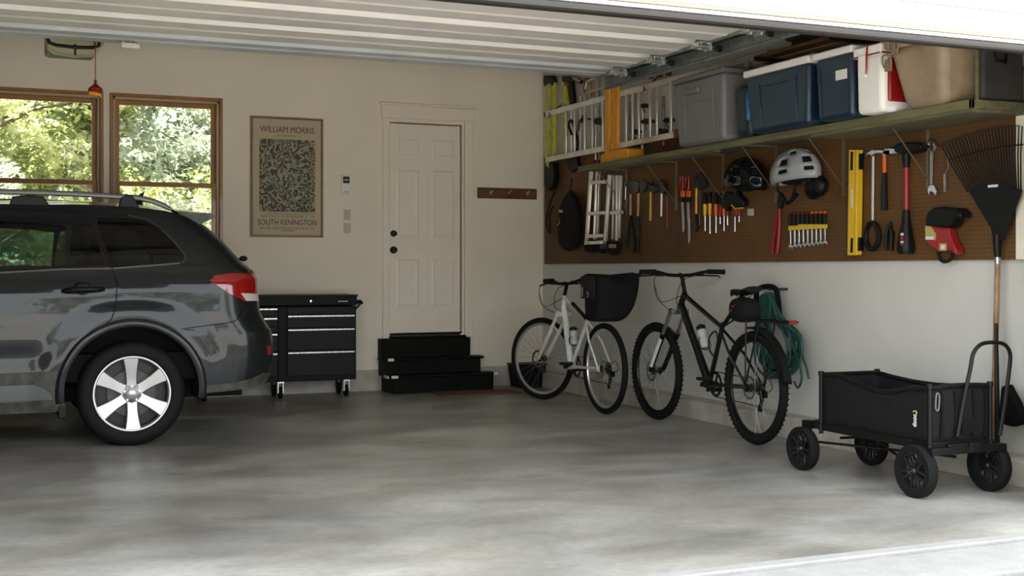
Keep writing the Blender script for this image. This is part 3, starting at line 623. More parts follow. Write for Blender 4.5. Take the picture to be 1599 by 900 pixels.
def fw_(x, z):
    q = z
    if z > .85: q = z-.041*(x-.1)*sstep(.85, 1.0, z)*(1-.6*sstep(1.3, 1.6, z))
    f = lerp_tab(BASE, q)
    f -= .012*sstep(.60, .74, z)*0
    f -= .010*math.exp(-((z-.60)/.07)**2)*sstep(-1.2, -.8, x)*(1-sstep(.25, .45, x))      # door side groove
    for ax, az in AX:
        r = math.hypot(x-ax, z-az-.02)
        f += .022*(1-sstep(.47, .66, r))*(1-sstep(.90, .99, z))
    xe = lerp_tab(REAR, z); R = .30; d = x-(xe-R)
    if d > 0: k = min(d/R, .985); f -= (.26 if z < 1.15 else .22)*(1-math.sqrt(1-k*k))
    xf = lerp_tab(FRONT, z); R = .7; d = (xf+R)-x
    if d > 0 and z < 1.15: k = min(d/R, .98); f -= .35*(1-math.sqrt(1-k*k))
    if z > 1.12:
        d = (xf+.5)-x
        if d > 0: k = min(d/.5, .98); f -= .12*(1-math.sqrt(1-k*k))
    if x < -1.3: f -= .05*sstep(1.0, 1.1, z)
    return f
def CP(u, v):                                                  # pixel on the near side skin -> (x, z)
    Y = YC-.85
    for _ in range(6):
        p = PY(u, v, Y); Y = YC-fw_(p.x, p.z)
    return (p.x, p.z)
def smooth_poly(P, n=5, closed=True):
    P = [Vector((a, b)) for a, b in P]; out = []; N_ = len(P)
    for i in range(N_ if closed else N_-1):
        g = lambda k: P[k % N_] if closed else P[max(0, min(N_-1, k))]
        p0, p1, p2, p3 = g(i-1), g(i), g(i+1), g(i+2)
        for j in range(n):
            t = j/n; out.append(tuple(.5*((2*p1)+(-p0+p2)*t+(2*p0-5*p1+4*p2-p3)*t*t+(-p0+3*p1-3*p2+p3)*t**3)))
    if not closed: out.append(tuple(P[-1]))
    return out
def thick(line, w_):
    P = [Vector(p) for p in line]; A = []; B = []
    for i, p in enumerate(P):
        d = (P[min(i+1, len(P)-1)]-P[max(i-1, 0)]).normalized(); n = Vector((-d.y, d.x))*w_/2; A.append(tuple(p+n)); B.append(tuple(p-n))
    return A+B[::-1]
def resample(P, step=.03, closed=True):
    out = []; n = len(P)
    for i in range(n if closed else n-1):
        a, b = Vector(P[i]), Vector(P[(i+1) % n]); L_ = (b-a).length; k = max(1, int(math.ceil(L_/step)))
        for j in range(k): out.append(tuple(a.lerp(b, j/k)))
    if not closed: out.append(tuple(P[-1]))
    return out
# outline of the side skin
low = [(1.80,.352)] if False else []
rear = [(lerp_tab(REAR, z)-.004, z) for z in [.372,.40,.43,.465,.50,.54,.58,.62,.665,.70,.74,.765,.79,.82,.86,.90,.95,1.0,1.05,1.10,1.12,1.14,1.18,1.217,1.29,1.37,1.42,1.455]]
top = [(x, lerp_tab(ZR, x)) for x in [1.40,1.34,1.28,1.22,1.15,1.05,.95,.8,.6,.35,.1,-.1,-.3,-.45,-.6]]
frt = [(-.8,1.42),(-1.1,1.28),(-1.5,1.10),(-1.75,1.05),(-2.2,1.0),(-2.55,.93),(-2.72,.84),(-2.84,.68),(-2.86,.45),(-2.82,.28)]
outline = [(1.33,.332),(1.5,.338),(1.65,.348),(1.78,.36)]+rear+top+frt+[(-2.3,.24),(-1.3,.24),(.42,.245),(.47,.26)]
def circ(cx, cz, r, n=48): return [(cx+r*math.cos(2*PI*k/n), cz+r*math.sin(2*PI*k/n)) for k in range(n)]
arch = [circ(ax, az+.02, AR) for ax, az in AX]
# px outlines -> car skin
def cpp(L_): return [CP(u, v) for u, v in L_]
glass_rear = [(-.08, CP(20,346)[1]+.005)]+cpp([(0,346),(60,349),(103,354.5),(101,417.5),(60,420),(0,423.3)])+[(-.08, CP(0,423.3)[1]-.003)]
glass_div = [(113.5,353),(127,350.5),(143,351),(150,372),(163,413),(140,415.3),(105.5,417)]
glass_div = cpp(glass_div)
glass_q = smooth_poly(cpp([(152,345),(170,341.5),(200,342),(226,346.5),(246,358),(268,379),(284,397.5),(285,405),(279,408.6),(230,412.5),(180,416.5),(170,400)]), 4)
glass_f = [(-1.28,1.13),(-.30,1.16),(-.22,1.49),(-.42,1.49),(-.75,1.36)]
dlo = [(-1.40,1.10),(-.1,1.125)]+cpp([(0,427),(100,421.6),(180,420.2),(280,412.4),(289,408.5),(289.5,399),(272,378),(250,355.5),(229,342),(200,336),(147,332.5),(60,327.5),(0,325.5)])+[(-.25,1.545),(-.45,1.52),(-.8,1.37),(-1.1,1.23)]
chrome = thick([(-1.38,1.105),(-.1,1.13)]+cpp([(0,426),(100,420.7),(180,419.2),(235,415),(281,411.3)]), .011)
chrome2 = thick(cpp([(284,410.2),(289.3,406),(289,399),(272,378),(250,355.5),(229,342.3),(200,336.5)]), .004)
tail = cpp([(327.5,438.5),(335,430.5),(361,426.8),(385,427.2),(400.5,428.2)])+[(1.80,CP(400,429)[1]),(1.80,.905)]+cpp([(403,470.5),(384,471.2),(358,459),(341,447.5)])
tail_w = cpp([(376,458),(398.5,458.8)])+[(1.80,CP(400,459)[1]),(1.80,.905)]+cpp([(403,470),(384.5,470)])
# panel lines
seam1 = cpp([(147,338),(150,360),(158,385)])+cpp([(174.7,419),(179,432),(182,445),(182,460),(180.5,473.7),(174.7,496.8),(162,509),(147,519),(124,544),(112,560),(104,576),(98,600)])+[(CP(96,612)[0], .30),(CP(96,612)[0],.24)]
seam1b = smooth_poly(seam1[2:], 3, False)
seam2 = [(-.14,1.60),(-.155,1.14),(-.15,.6),(-.12,.24)]
seam3 = [(-1.30,1.10),(-1.36,.9),(-1.34,.6),(-1.30,.24)]
bump = cpp([(283,514.5),(310,510.5),(340,506.5),(366,502),(372,495),(378,484),(384,474)])
bump_seam = smooth_poly([(1.30, CP(275,516)[1])]+bump, 2, False)
rocker_top = [(-1.4,.50),(.1,.505),(.42,.512)]
bumper_black = cpp([(300,606),(330,602),(360,599),(392,592),(410,583)])
# triangulate
polys = {'glass_rear': glass_rear, 'glass_div': glass_div, 'glass_q': glass_q, 'glass_f': glass_f, 'dlo': dlo, 'chrome': chrome, 'chrome2': chrome2, 'tail': tail, 'tail_w': tail_w,
         'seam1': thick(seam1b, .0065), 'seam2': thick(seam2, .006), 'seam3': thick(seam3, .006), 'seamb': thick(bump_seam, .0055),
         'rocker': [(-1.42,.20),(-1.42,.50),(.1,.505),(.44,.512),(.52,.50),(.52,.20)], 'sillbar': [(-1.4,.315),(-1.4,.42),(.30,.43),(.36,.41),(.40,.375),(.42,.33),(.2,.318)],
         'valance': [(1.25,.30)]+bumper_black+[(1.95,.44),(1.95,.30)], 'arch0': arch[0], 'arch1': arch[1],
         'reflector': cpp([(416.5,541),(423,540),(423,554),(417,554)])}
V = []; E = []
def addpoly(P, closed=True, step=.03):
    P = resample(P, step, closed); k = len(V); V.extend(Vector(p) for p in P); n = len(P)
    E.extend((k+i, k+(i+1) % n) for i in range(n if closed else n-1))
addpoly(outline)
for nm, P in polys.items():
    if nm in ('arch0', 'arch1'): addpoly(P, step=.06)
    else: addpoly(P)
def inside(P, X, Z):
    P = np.array(P); r = np.zeros(len(X), bool); n = len(P)
    for i in range(n):
        x1, z1 = P[i]; x2, z2 = P[(i+1) % n]
        if z1 == z2: continue
        c = ((Z >= min(z1, z2)) & (Z < max(z1, z2))) & (X < (x2-x1)*(Z-z1)/(z2-z1)+x1); r ^= c
    return r
gx, gz = [], []
x = -2.85
while x < 1.95:
    z = .25
    while z < 1.62: gx.append(x+random.uniform(-.001,.001)); gz.append(z+random.uniform(-.001,.001)); z += .028
    x += .030 if x > -.1 else .06
for z in [.3+.028*k for k in range(42)]:
    xe = lerp_tab(REAR, z)
    for d in (.012,.026,.045,.07,.10): gx.append(xe-d); gz.append(z)
for cx_, cz_ in AX:
    for r in (.45,.475,.50,.515,.53,.56,.59):
        for k in range(60): gx.append(cx_+r*math.cos(2*PI*k/60)); gz.append(cz_+.02+r*math.sin(2*PI*k/60))
for q in (1.03,1.047,1.062):
    xx = -1.4
    while xx < 1.75: gx.append(xx); gz.append(q+.041*(xx-.1)); xx += .03
gx = np.array(gx); gz = np.array(gz); ok = inside(outline, gx, gz)
V.extend(Vector((a, b)) for a, b in zip(gx[ok], gz[ok]))
ov, oe, of, *_ = geometry.delaunay_2d_cdt(V, E, [], 0, 1e-5)
ovn = np.array([tuple(p) for p in ov]); tri = [f for f in of if len(f) >= 3]
cen = np.array([ovn[list(f)].mean(axis=0) for f in tri]); X_, Z_ = cen[:, 0], cen[:, 1]
ins = {k: inside(P, X_, Z_) for k, P in polys.items()}; inout = inside(outline, X_, Z_)
s1 = sorted([(z, x) for x, z in seam1b]); sx1 = np.interp(Z_, [a for a, _ in s1], [b for _, b in s1])
bs = sorted(bump_seam); bz = np.interp(X_, [a for a, _ in bs], [b for _, b in bs])
lab = []
for i in range(len(tri)):
    if not inout[i] or ins['arch0'][i] or ins['arch1'][i]: lab.append(None); continue
    g_ = lambda k: ins[k][i]
    if g_('tail_w'): l = 'tail_white'
    elif g_('tail'): l = 'tail_red'
    elif g_('reflector'): l = 'reflector'
    elif g_('seam1') or g_('seam2') or g_('seam3') or g_('seamb'): l = 'seam'
    elif g_('chrome') or g_('chrome2'): l = 'chrome'
    elif g_('glass_rear'): l = 'glass_rear'
    elif g_('glass_div'): l = 'glass_div'
    elif g_('glass_q'): l = 'glass_q'
    elif g_('glass_f'): l = 'glass_f'
    elif g_('dlo'): l = 'dlo'
    elif g_('sillbar'): l = 'sillbar'
    elif g_('rocker') : l = 'rocker'
    elif g_('valance'): l = 'valance'
    elif X_[i] > 1.28 and Z_[i] < bz[i] and Z_[i] < .93: l = 'bumper'
    elif Z_[i] > 1.1 and X_[i] < sx1[i]: l = 'roof_side'
    elif X_[i] > sx1[i]: l = 'quarter'
    elif X_[i] > -.15: l = 'rear_door'
    elif X_[i] > -1.33: l = 'front_door'
    else: l = 'fender'
    lab.append(l)
car = thing('car', 'dark grey estate car parked sideways with its tail towards the steps', 'car', (-.5, YC, 0))
def paint():
    m = pm('car_paint', (.016,.018,.020), .30, .45); b = m.node_tree.nodes['Principled BSDF']; b.inputs['Specular IOR Level'].default_value = .15; b.inputs['Coat Weight'].default_value = .45; b.inputs['Coat Roughness'].default_value = .02; return m
M['paint'] = paint()
M['gloss'] = pm('gloss_black', (.006,.006,.007), .15, spec=.35)
M['tailred'] = pm('tail_lamp_red', (.27,.004,.005), .10, coat=1); M['tailwhite'] = pm('tail_lamp_clear', (.55,.52,.50), .12, coat=1)
M['sill'] = pm('sill_cladding', (.10,.11,.11), .35, .3)
M['valance'] = pm('dusty_black_cladding', (.055,.052,.046), .65, var=.4, scale=18)
M['silver'] = pm('wheel_silver', (.50,.50,.50), .36, .85); M['silverdk'] = pm('wheel_pocket_grey', (.018,.018,.018), .4, .6)
M['rail'] = pm('roof_rail_silver', (.26,.26,.26), .36, .8); M['wtrim'] = pm('window_trim_grey', (.16,.16,.16), .3, .7)
M['tyre'] = pm('tyre', (.007,.007,.007), .7, bump=.2, bscale=70, spec=.2)
MATS = {'tail_white': ('reverse_lamp','tailwhite'), 'tail_red': ('tail_lamp','tailred'), 'reflector': ('side_reflector','red'), 'seam': ('panel_gap','blackmatte'), 'chrome': ('window_trim','wtrim'),
        'glass_rear': ('rear_door_glass','carglass'), 'glass_div': ('fixed_glass','privglass'), 'glass_q': ('quarter_glass','privglass'), 'glass_f': ('front_door_glass','carglass'), 'dlo': ('window_surround','gloss'),
        'sillbar': ('sill_bar','sill'), 'rocker': ('sill','valance'), 'valance': ('rear_valance','valance'), 'bumper': ('rear_bumper','paint'), 'roof_side': ('roof_side','paint'), 'quarter': ('rear_quarter_panel','paint'),
        'rear_door': ('rear_door','paint'), 'front_door': ('front_door','paint'), 'fender': ('front_wing','paint')}
CO = ORG['car']
LABS = {'tail_lamp': 'red tail lamp with clear lower section', 'rear_door': 'dark grey rear door with wheel arch cut', 'window_surround': 'glossy black window surround'}
off = {'seam': -.010, 'dlo': -.002, 'glass_rear': -.006, 'glass_div': -.005, 'glass_q': -.005, 'glass_f': -.006, 'chrome': .003, 'tail_red': .006, 'tail_white': .007, 'reflector': .005, 'sillbar': .014, 'rocker': -.002}
panel_obj = {}
Yv = np.array([fw_(p[0], p[1]) for p in ovn])
# smooth vertex normals of the whole skin so neighbouring panels shade as one surface
def skin_normal(x, z):
    e = .006; fx = (fw_(x+e, z)-fw_(x-e, z))/(2*e); fz = (fw_(x, z+e)-fw_(x, z-e))/(2*e); n = Vector((-fx, -1, -fz)); return n.normalized()
NRM = [skin_normal(p[0], p[1]) for p in ovn]
for side in (-1, 1):
    for key, (nm, mk) in MATS.items():
        fs = [tri[i] for i in range(len(tri)) if lab[i] == key]
        if not fs: continue
        idx = {}; vs = []; F2 = []; NN = []
        for f in fs:
            r = []
            for k in f:
                if k not in idx:
                    idx[k] = len(vs); o_ = off.get(key, 0); vs.append((ovn[k][0]-CO.x, side*(Yv[k]+o_), ovn[k][1])); n_ = NRM[k]; NN.append((n_.x, n_.y*(-side), n_.z))
                r.append(idx[k])
            F2.append(r if side == -1 else r[::-1])
        me = bpy.data.meshes.new(nm); me.from_pydata(vs, [], F2); me.materials.append(M[mk]); me.shade_smooth()
        P0 = me.polygons[0]
        if P0.normal.y*side < 0: me.flip_normals()
        me.normals_split_custom_set_from_vertices(NN)
        o = bpy.data.objects.new(nm, me); COL.objects.link(o); ORG[o.name] = CO; o.parent = car
        if nm in LABS and side == -1: o['label'] = LABS[nm]
        if side == -1: panel_obj[key] = o
# parent glass to doors (sub-parts)
for a, b in (('glass_rear','rear_door'), ('glass_div','rear_door'), ('glass_f','front_door'), ('tail_white','tail_red')):
    panel_obj[a].parent = panel_obj[b]
# roof
m = MB(); xs = [-.6+i*.05 for i in range(int((1.40+.6)/.05)+1)]+[1.40]; ny = 12; P = []
for x in xs:
    zr = lerp_tab(ZR, x); yr = fw_(x, zr)
    for j in range(ny+1):
        k = -1+2*j/ny; P.append((x, YC+yr*k, zr+.048*(1-abs(k)**2.6)))
n1 = ny+1; m.add(P, [(i*n1+j, (i+1)*n1+j, (i+1)*n1+j+1, i*n1+j+1) for i in range(len(xs)-1) for j in range(ny)])
m.build('roof', M['paint'], car, smooth=180)
# tail patch
def patch(nm, mk, zs, bulge, par=car):
    m = MB(); P = []; ny = 16
    for z in zs:
        xe = lerp_tab(REAR, z)-.004; ye = fw_(xe, z)
        for j in range(ny+1):
            k = -1+2*j/ny; P.append((xe+bulge*(1-abs(k)**2.2), YC+ye*k, z))
    m.add(P, [(i*(ny+1)+j, i*(ny+1)+j+1, (i+1)*(ny+1)+j+1, (i+1)*(ny+1)+j) for i in range(len(zs)-1) for j in range(ny)])
    return m.build(nm, M[mk], par, smooth=180)
patch('tailgate', 'paint', [.80,.86,.92,1.0,1.06,1.10,1.14], .05)
patch('rear_glass', 'privglass', [1.14,1.217,1.29,1.37,1.42,1.46], .05)
patch('rear_bumper', 'paint', [.372,.43,.5,.58,.665,.74,.79,.80], .05)
# front end: bonnet, windscreen, nose
def cap(nm, mk, pts, bulge=0, lift=.0):
    m = MB(); P = []; ny = 10
    for x, z in pts:
        ye = fw_(x, z)
        for j in range(ny+1):
            k = -1+2*j/ny; q = 1-abs(k)**2.2; P.append((x-bulge*q, YC+ye*k, z+lift*q))
    m.add(P, [(i*(ny+1)+j, i*(ny+1)+j+1, (i+1)*(ny+1)+j+1, (i+1)*(ny+1)+j) for i in range(len(pts)-1) for j in range(ny)]); return m.build(nm, M[mk], car, smooth=180)
cap('windscreen', 'privglass', [(-.6,1.50),(-.8,1.42),(-1.1,1.28),(-1.5,1.10)], .10, .05)
cap('bonnet', 'paint', [(-1.5,1.10),(-1.75,1.05),(-2.2,1.0),(-2.55,.93),(-2.72,.84)], .0, .05)
cap('front_bumper', 'paint', [(-2.72,.84),(-2.84,.68),(-2.86,.45),(-2.82,.28)], .06, 0)
# spoiler
m = MB()
secs = []
for k in (-1,-.94,-.8,-.4,0,.4,.8,.94,1):
    y = YC+k*.615; dz = .035*(1-abs(k)**2.5); tip = -.02*abs(k)**4
    secs.append([(1.22,y,1.566+dz),(1.36,y,1.556+dz),(1.50+tip,y,1.540+dz),(1.512+tip,y,1.528+dz),(1.495+tip,y,1.515+dz),(1.42,y,1.490+dz*.5),(1.35,y,1.455),(1.30,y,1.50)])
P = [p for s in secs for p in s]; m.add(P, [(i*8+j, i*8+(j+1) % 8, (i+1)*8+(j+1) % 8, (i+1)*8+j) for i in range(8) for j in range(8)]+[tuple(range(8)), tuple(range(64, 72))])
m.build('spoiler', M['paint'], car, smooth=50)
# underbody and wheel wells
MB().box(-2.75, 1.76, YC-.83, YC+.83, .26, .42).build('underbody', M['blackmatte'], car)
for s in (-1, 1):
    for ax, az in AX:
        P = []; r_ = AR+.004
        A_ = [math.radians(-9+198*k/32) for k in range(33)]
        for t in A_:
            x_, z_ = ax+r_*math.cos(t), az+.02+r_*math.sin(t); y0_ = YC+s*(fw_(x_, z_)-.004); P += [(x_, y0_, z_), (x_, YC+s*.52, z_), (ax, YC+s*.52, az)]
        MB().add(P, [(i*3+j, i*3+j+1, i*3+4+j, i*3+3+j) for i in range(32) for j in range(2)]).build('wheel_well', M['blackmatte'], car)
M_under = [c for c in car.children if c.name.startswith('underbody')][0]
bpy.data.objects.remove(M_under)
MB().box(-1.37, .45, YC-.80, YC+.80, .24, .42).box(1.36, 1.74, YC-.70, YC+.70, .37, .48).box(-2.7, -2.3, YC-.7, YC+.7, .28, .45).box(-2.7, 1.70, YC-.50, YC+.50, .27, .50).build('underbody', M['blackmatte'], car)
for s in (-1, 1):
    for ax, az in AX:
        P = []; n_ = 44; A_ = [math.radians(-8+196*k/n_) for k in range(n_+1)]
        for t in A_:
            for r_, o_ in ((AR-.006, -.012), (AR-.004, .006), (AR+.010, .011), (AR+.042, .009), (AR+.052, -.004)):
                x_, z_ = ax+r_*math.cos(t), az+.02+r_*math.sin(t); P.append((x_, YC+s*(fw_(x_, z_)+o_), z_))
        MB().add(P, [(i*5+j, i*5+j+1, i*5+6+j, i*5+5+j) for i in range(n_) for j in range(4)]).build('arch_flare', M['paint'], car, smooth=60)
# mud flap, door handle, rails, antenna, wiper nub
p0, p1 = CP(91,617), CP(101,653)
MB().box(p0[0], p1[0]+.01, YC-.895, YC-.72, p1[1], .31).build('mud_flap', M['black'], car, bevel=.006)
hc = CP(130,452); hy = YC-fw_(*hc)
hx0, hx1 = CP(97,451)[0], CP(162,451)[0]; zc_ = hc[1]
hd_ = MB().tube([(hx0, hy-.004, zc_-.010), (hx0+.03, hy-.026, zc_-.008), (hc[0]-.04, hy-.040, zc_-.002), (hc[0]+.05, hy-.040, zc_), (hx1-.03, hy-.028, zc_), (hx1, hy-.002, zc_)], [.012, .017, .019, .018, .017, .013], 12).build('door_handle', M['black'], panel_obj['rear_door'])
MB().ball((hc[0]-.005, hy+.006, zc_), (.062, .016, .050), 20, 10).build('handle_recess', M['black'], panel_obj['rear_door'])
def rail(s):
    pts = []
    for u, v in ((0,299.5),(60,300.8),(120,303),(185,307),(215,309),(238,314),(256,321),(268,327.5)):
        p = PY(u, v, YC-.60); pts.append(Vector((p.x, YC+s*.60, p.z)))
    pts = [Vector((-.55, YC+s*.58, 1.575)), Vector((-.4, YC+s*.60, 1.635)), Vector((-.1, YC+s*.60, pts[0].z))]+pts
    sm = []
    for i in range(len(pts)-1):
        for j in range(3): sm.append(pts[i].lerp(pts[i+1], j/3))
    sm.append(pts[-1]); m = MB(); m.tube(sm, [.012]+[.019]*(len(sm)-4)+[.017,.014,.010], 10)
    r = m.build('roof_rail', M['rail'], car)
    for u0, u1, w in ((14,78,.03),(184,218,.028)):
        a, b = PY(u0, 306, YC-.60), PY(u1, 311, YC-.60); zt = lerp_tab(ZR, (a.x+b.x)/2)
        MB().prism([(a.x, YC+s*.60-.02, zt-.01), (b.x, YC+s*.60-.02, zt-.01), (b.x-.04, YC+s*.60-.02, a.z+.002), ((a.x+b.x)/2-.01, YC+s*.60-.02, a.z+.008), (a.x+.02, YC+s*.60-.02, a.z-.004)], (0,.045,0)).build('rail_foot', M['black'], r, bevel=.008)
rail(-1); rail(1)
an = PY(225, 306, YC); ax0 = an.x-.05
MB().add([(ax0-.09,YC-.03,1.62),(ax0+.05,YC-.032,1.60),(ax0+.05,YC+.032,1.60),(ax0-.09,YC+.03,1.62),(ax0-.04,YC-.012,1.668),(ax0+.055,YC-.004,1.735),(ax0+.055,YC+.004,1.735),(ax0-.04,YC+.012,1.668),(ax0+.035,YC-.012,1.66),(ax0+.035,YC+.012,1.66)],
         [(0,1,8,4),(4,8,5),(1,2,9,8),(8,9,6,5),(2,3,7,9),(9,7,6),(3,0,4,7),(4,5,6,7)]).build('antenna_fin', M['black'], car, bevel=.004)
wp = PY(380, 404, YC-.5); MB().ball((wp.x, wp.y, wp.z), (.03,.02,.02), 12, 8).bar((wp.x-.02, wp.y, wp.z-.005), (wp.x-.06, wp.y+.02, wp.z-.02), .02, .02).build('wiper_pivot', M['black'], car)
# wheels
def wheel(ax, s, R_=.345):
    yo = YC+s*.885; d = Vector((0, -s, 0)); c = Vector((ax, yo, R_))
    def h(k): return -k                                     # positive k = outward
    prof = [(.242,.010),(.250,.004),(.262,-.002),(.300,-.004),(.325,.006),(.338,.022),(.345,.045),(.345,.165),(.338,.195),(.30,.215),(.25,.215),(.242,.205),(.242,.010)]
    t = MB().lathe(prof, c, d, 64).build('wheel', M['tyre'], car, smooth=50)
    MB().lathe([(.240,.190),(.236,.10),(.226,.055),(.225,.030),(.236,.012),(.247,.006),(.247,.002),(.240,0),(.234,.004)], c, d, 64).build('rim', M['silver'], t, smooth=50)
    MB().lathe([(.0,.085),(.225,.085)], c, d, 32).lathe([(.224,.03),(.224,.09)], c, d, 48).build('rim_barrel', M['silverdk'], t)
    MB().lathe([(.0,.072),(.06,.070),(.065,.066),(.155,.066),(.157,.080),(0,.080)], c, d, 40).build('brake_disc', M['darksteel'], t)
    M['sp'] = M['silver']
    for k in range(6):
        a = PI/2+.03+k*PI/3; e = Vector((math.cos(a), 0, math.sin(a))); f = Vector((-math.sin(a), 0, math.cos(a)))
        def P_(r, w, dep): return c+e*r+f*w+d*dep
        sec = [(.050,.034,.030),(.085,.033,.028),(.125,.034,.022),(.18,.041,.014),(.238,.053,.006)]
        P = []; 
        for r, w, dp in sec: P += [P_(r, -w, dp+.003), P_(r, -w*.88, dp-.001), P_(r, w*.88, dp-.001), P_(r, w, dp+.003), P_(r, w*.95, dp+.045), P_(r, -w*.95, dp+.045)]
        fs = [(i*6+j, i*6+(j+1) % 6, (i+1)*6+(j+1) % 6, (i+1)*6+j) for i in range(4) for j in range(6)]+[tuple(range(6)), tuple(range(24, 30))]
        MB().add(P, fs).build('spoke', M['silver'], t, smooth=30)
    MB().lathe([(.0,.022),(.03,.021),(.034,.024),(.062,.029),(.072,.034),(.072,.06)], c, d, 32).build('hub', M['silver'], t)
    MB().lathe([(0,.012),(.020,.013),(.028,.017),(.029,.026)], c, d, 24).build('centre_cap', M['silver'], t)
    for k in range(5):
        a = PI/2+k*2*PI/5; q = c+Vector((math.cos(a)*.050, 0, math.sin(a)*.050))
        m = MB(); m.cyl(q+d*.034, q+d*.018, .0085, .007, 6); m.build('lug_nut', M['chrome'], t)
        q2 = c+Vector((math.cos(a+PI/5)*.050, 0, math.sin(a+PI/5)*.050)); MB().lathe([(.009,.024),(.011,.023),(.012,.028)], q2, d, 10).build('nut_recess', M['silverdk'], t)
for ax, _ in AX:
    wheel(ax, -1); wheel(ax, 1)
# cabin
m = MB().box(-1.3, 1.62, YC-.72, YC+.72, .42, .60).build('cabin_floor', M['blackmatte'], car)
for x, nm in ((-.55,'front_seat'), (.42,'rear_seat')):
    for y in (YC-.36, YC+.36):
        s = MB().obox((x, y, .72), (.50, .50, .20)).obox((x+.27, y, 1.0), (.16, .50, .55), Matrix.Rotation(.22, 3, 'Y')).build(nm, M['fabric'], car, bevel=.05, bseg=3)
        MB().obox((x+.37, y, 1.33), (.10, .26, .17), Matrix.Rotation(.15, 3, 'Y')).build('headrest', M['fabric'], s, bevel=.04, bseg=3)
m = MB().box(.80, 1.55, YC-.66, YC+.66, .95, .98).build('cargo_cover', M['fabric'], car)
# ================================================================ BICYCLES
def arcpts(c, a, b, r, t0, t1, n): return [c+(a*math.cos(t0+(t1-t0)*k/n)+b*math.sin(t0+(t1-t0)*k/n))*r for k in range(n+1)]
def smooth3(P, n=5, closed=False):
    P = [Vector(p) for p in P]; out = []; N_ = len(P)
    for i in range(N_ if closed else N_-1):
        g = (lambda k: P[k % N_]) if closed else (lambda k: P[max(0, min(N_-1, k))])
        p0, p1, p2, p3 = g(i-1), g(i), g(i+1), g(i+2)
        for j in range(n):
            t = j/n; out.append(.5*((2*p1)+(-p0+p2)*t+(2*p0-5*p1+4*p2-p3)*t*t+(-p0+3*p1-3*p2+p3)*t**3))
    if not closed: out.append(P[-1])
    return out
def bike_wheel(name, par, c, ax, R_, tw, knob, rimm, disc):
    r = R_-tw
    prof = [(r+tw*(1+math.cos(t))*.5-.001, tw*.5*math.sin(t)) for t in [2*PI*k/10 for k in range(10)]]
    prof = [(p[0], p[1]) for p in prof]
    t = MB().lathe(prof, c, ax, 56, closed=True).build(name, M['rubber'], par, smooth=60)
    if knob:
        m = MB()
        for k in range(62):
            a = 2*PI*k/62; e1, e2 = frame(ax)
            for w, dr in ((-.5, -.006), (.5, -.006), (0, 0)):
                d = e1*math.cos(a+w*.05)+e2*math.sin(a+w*.05); tt = Vector(ax).cross(d).normalized()
                Mx = Matrix((tt, Vector(ax).normalized(), d)).transposed(); m.obox(c+d*(R_+dr*1.6-.005)+Vector(ax).normalized()*w*tw*.85, (.009, .011, .006), Mx)
        kk = m.build('tread', M['rubber'], t, smooth=0); kk['kind'] = 'stuff'
    m = MB(); m.lathe([(r+.004,-.010),(r-.014,-.009),(r-.018,0),(r-.014,.009),(r+.004,.010)], c, ax, 56, closed=True); m.build('rim', rimm, t, smooth=40)
    A = Vector(ax).normalized(); e1, e2 = frame(A); sp = MB()
    for k in range(28):
        a = 2*PI*k/28; s = 1 if k % 2 else -1; b = a+(.5 if (k//2) % 2 else -.5)
        sp.tube([c+A*s*.028+(e1*math.cos(b)+e2*math.sin(b))*.026, c+(e1*math.cos(a)+e2*math.sin(a))*(r-.016)], .0012, 4)
    o = sp.build('spokes', M['galv'], t, smooth=0); o['kind'] = 'stuff'
    MB().cyl(c-A*.05, c+A*.05, .014, seg=12).lathe([(.014,-.034),(.030,-.032),(.030,-.026),(.014,-.022),(.014,.022),(.030,.026),(.030,.032),(.014,.034)], c, A, 16).build('hub', M['darksteel'], t)
    if disc:
        for k in range(1):
            m = MB(); m.lathe([(.062,-.047),(.080,-.047),(.080,-.045),(.062,-.045)], c, A, 32, closed=True)
            for q in range(6):
                a = q*PI/3; m.bar(c-A*.046+(e1*math.cos(a)+e2*math.sin(a))*.02, c-A*.046+(e1*math.cos(a+.4)+e2*math.sin(a+.4))*.066, .008, .002)
            m.build('brake_rotor', M['steel'], t)
    return t
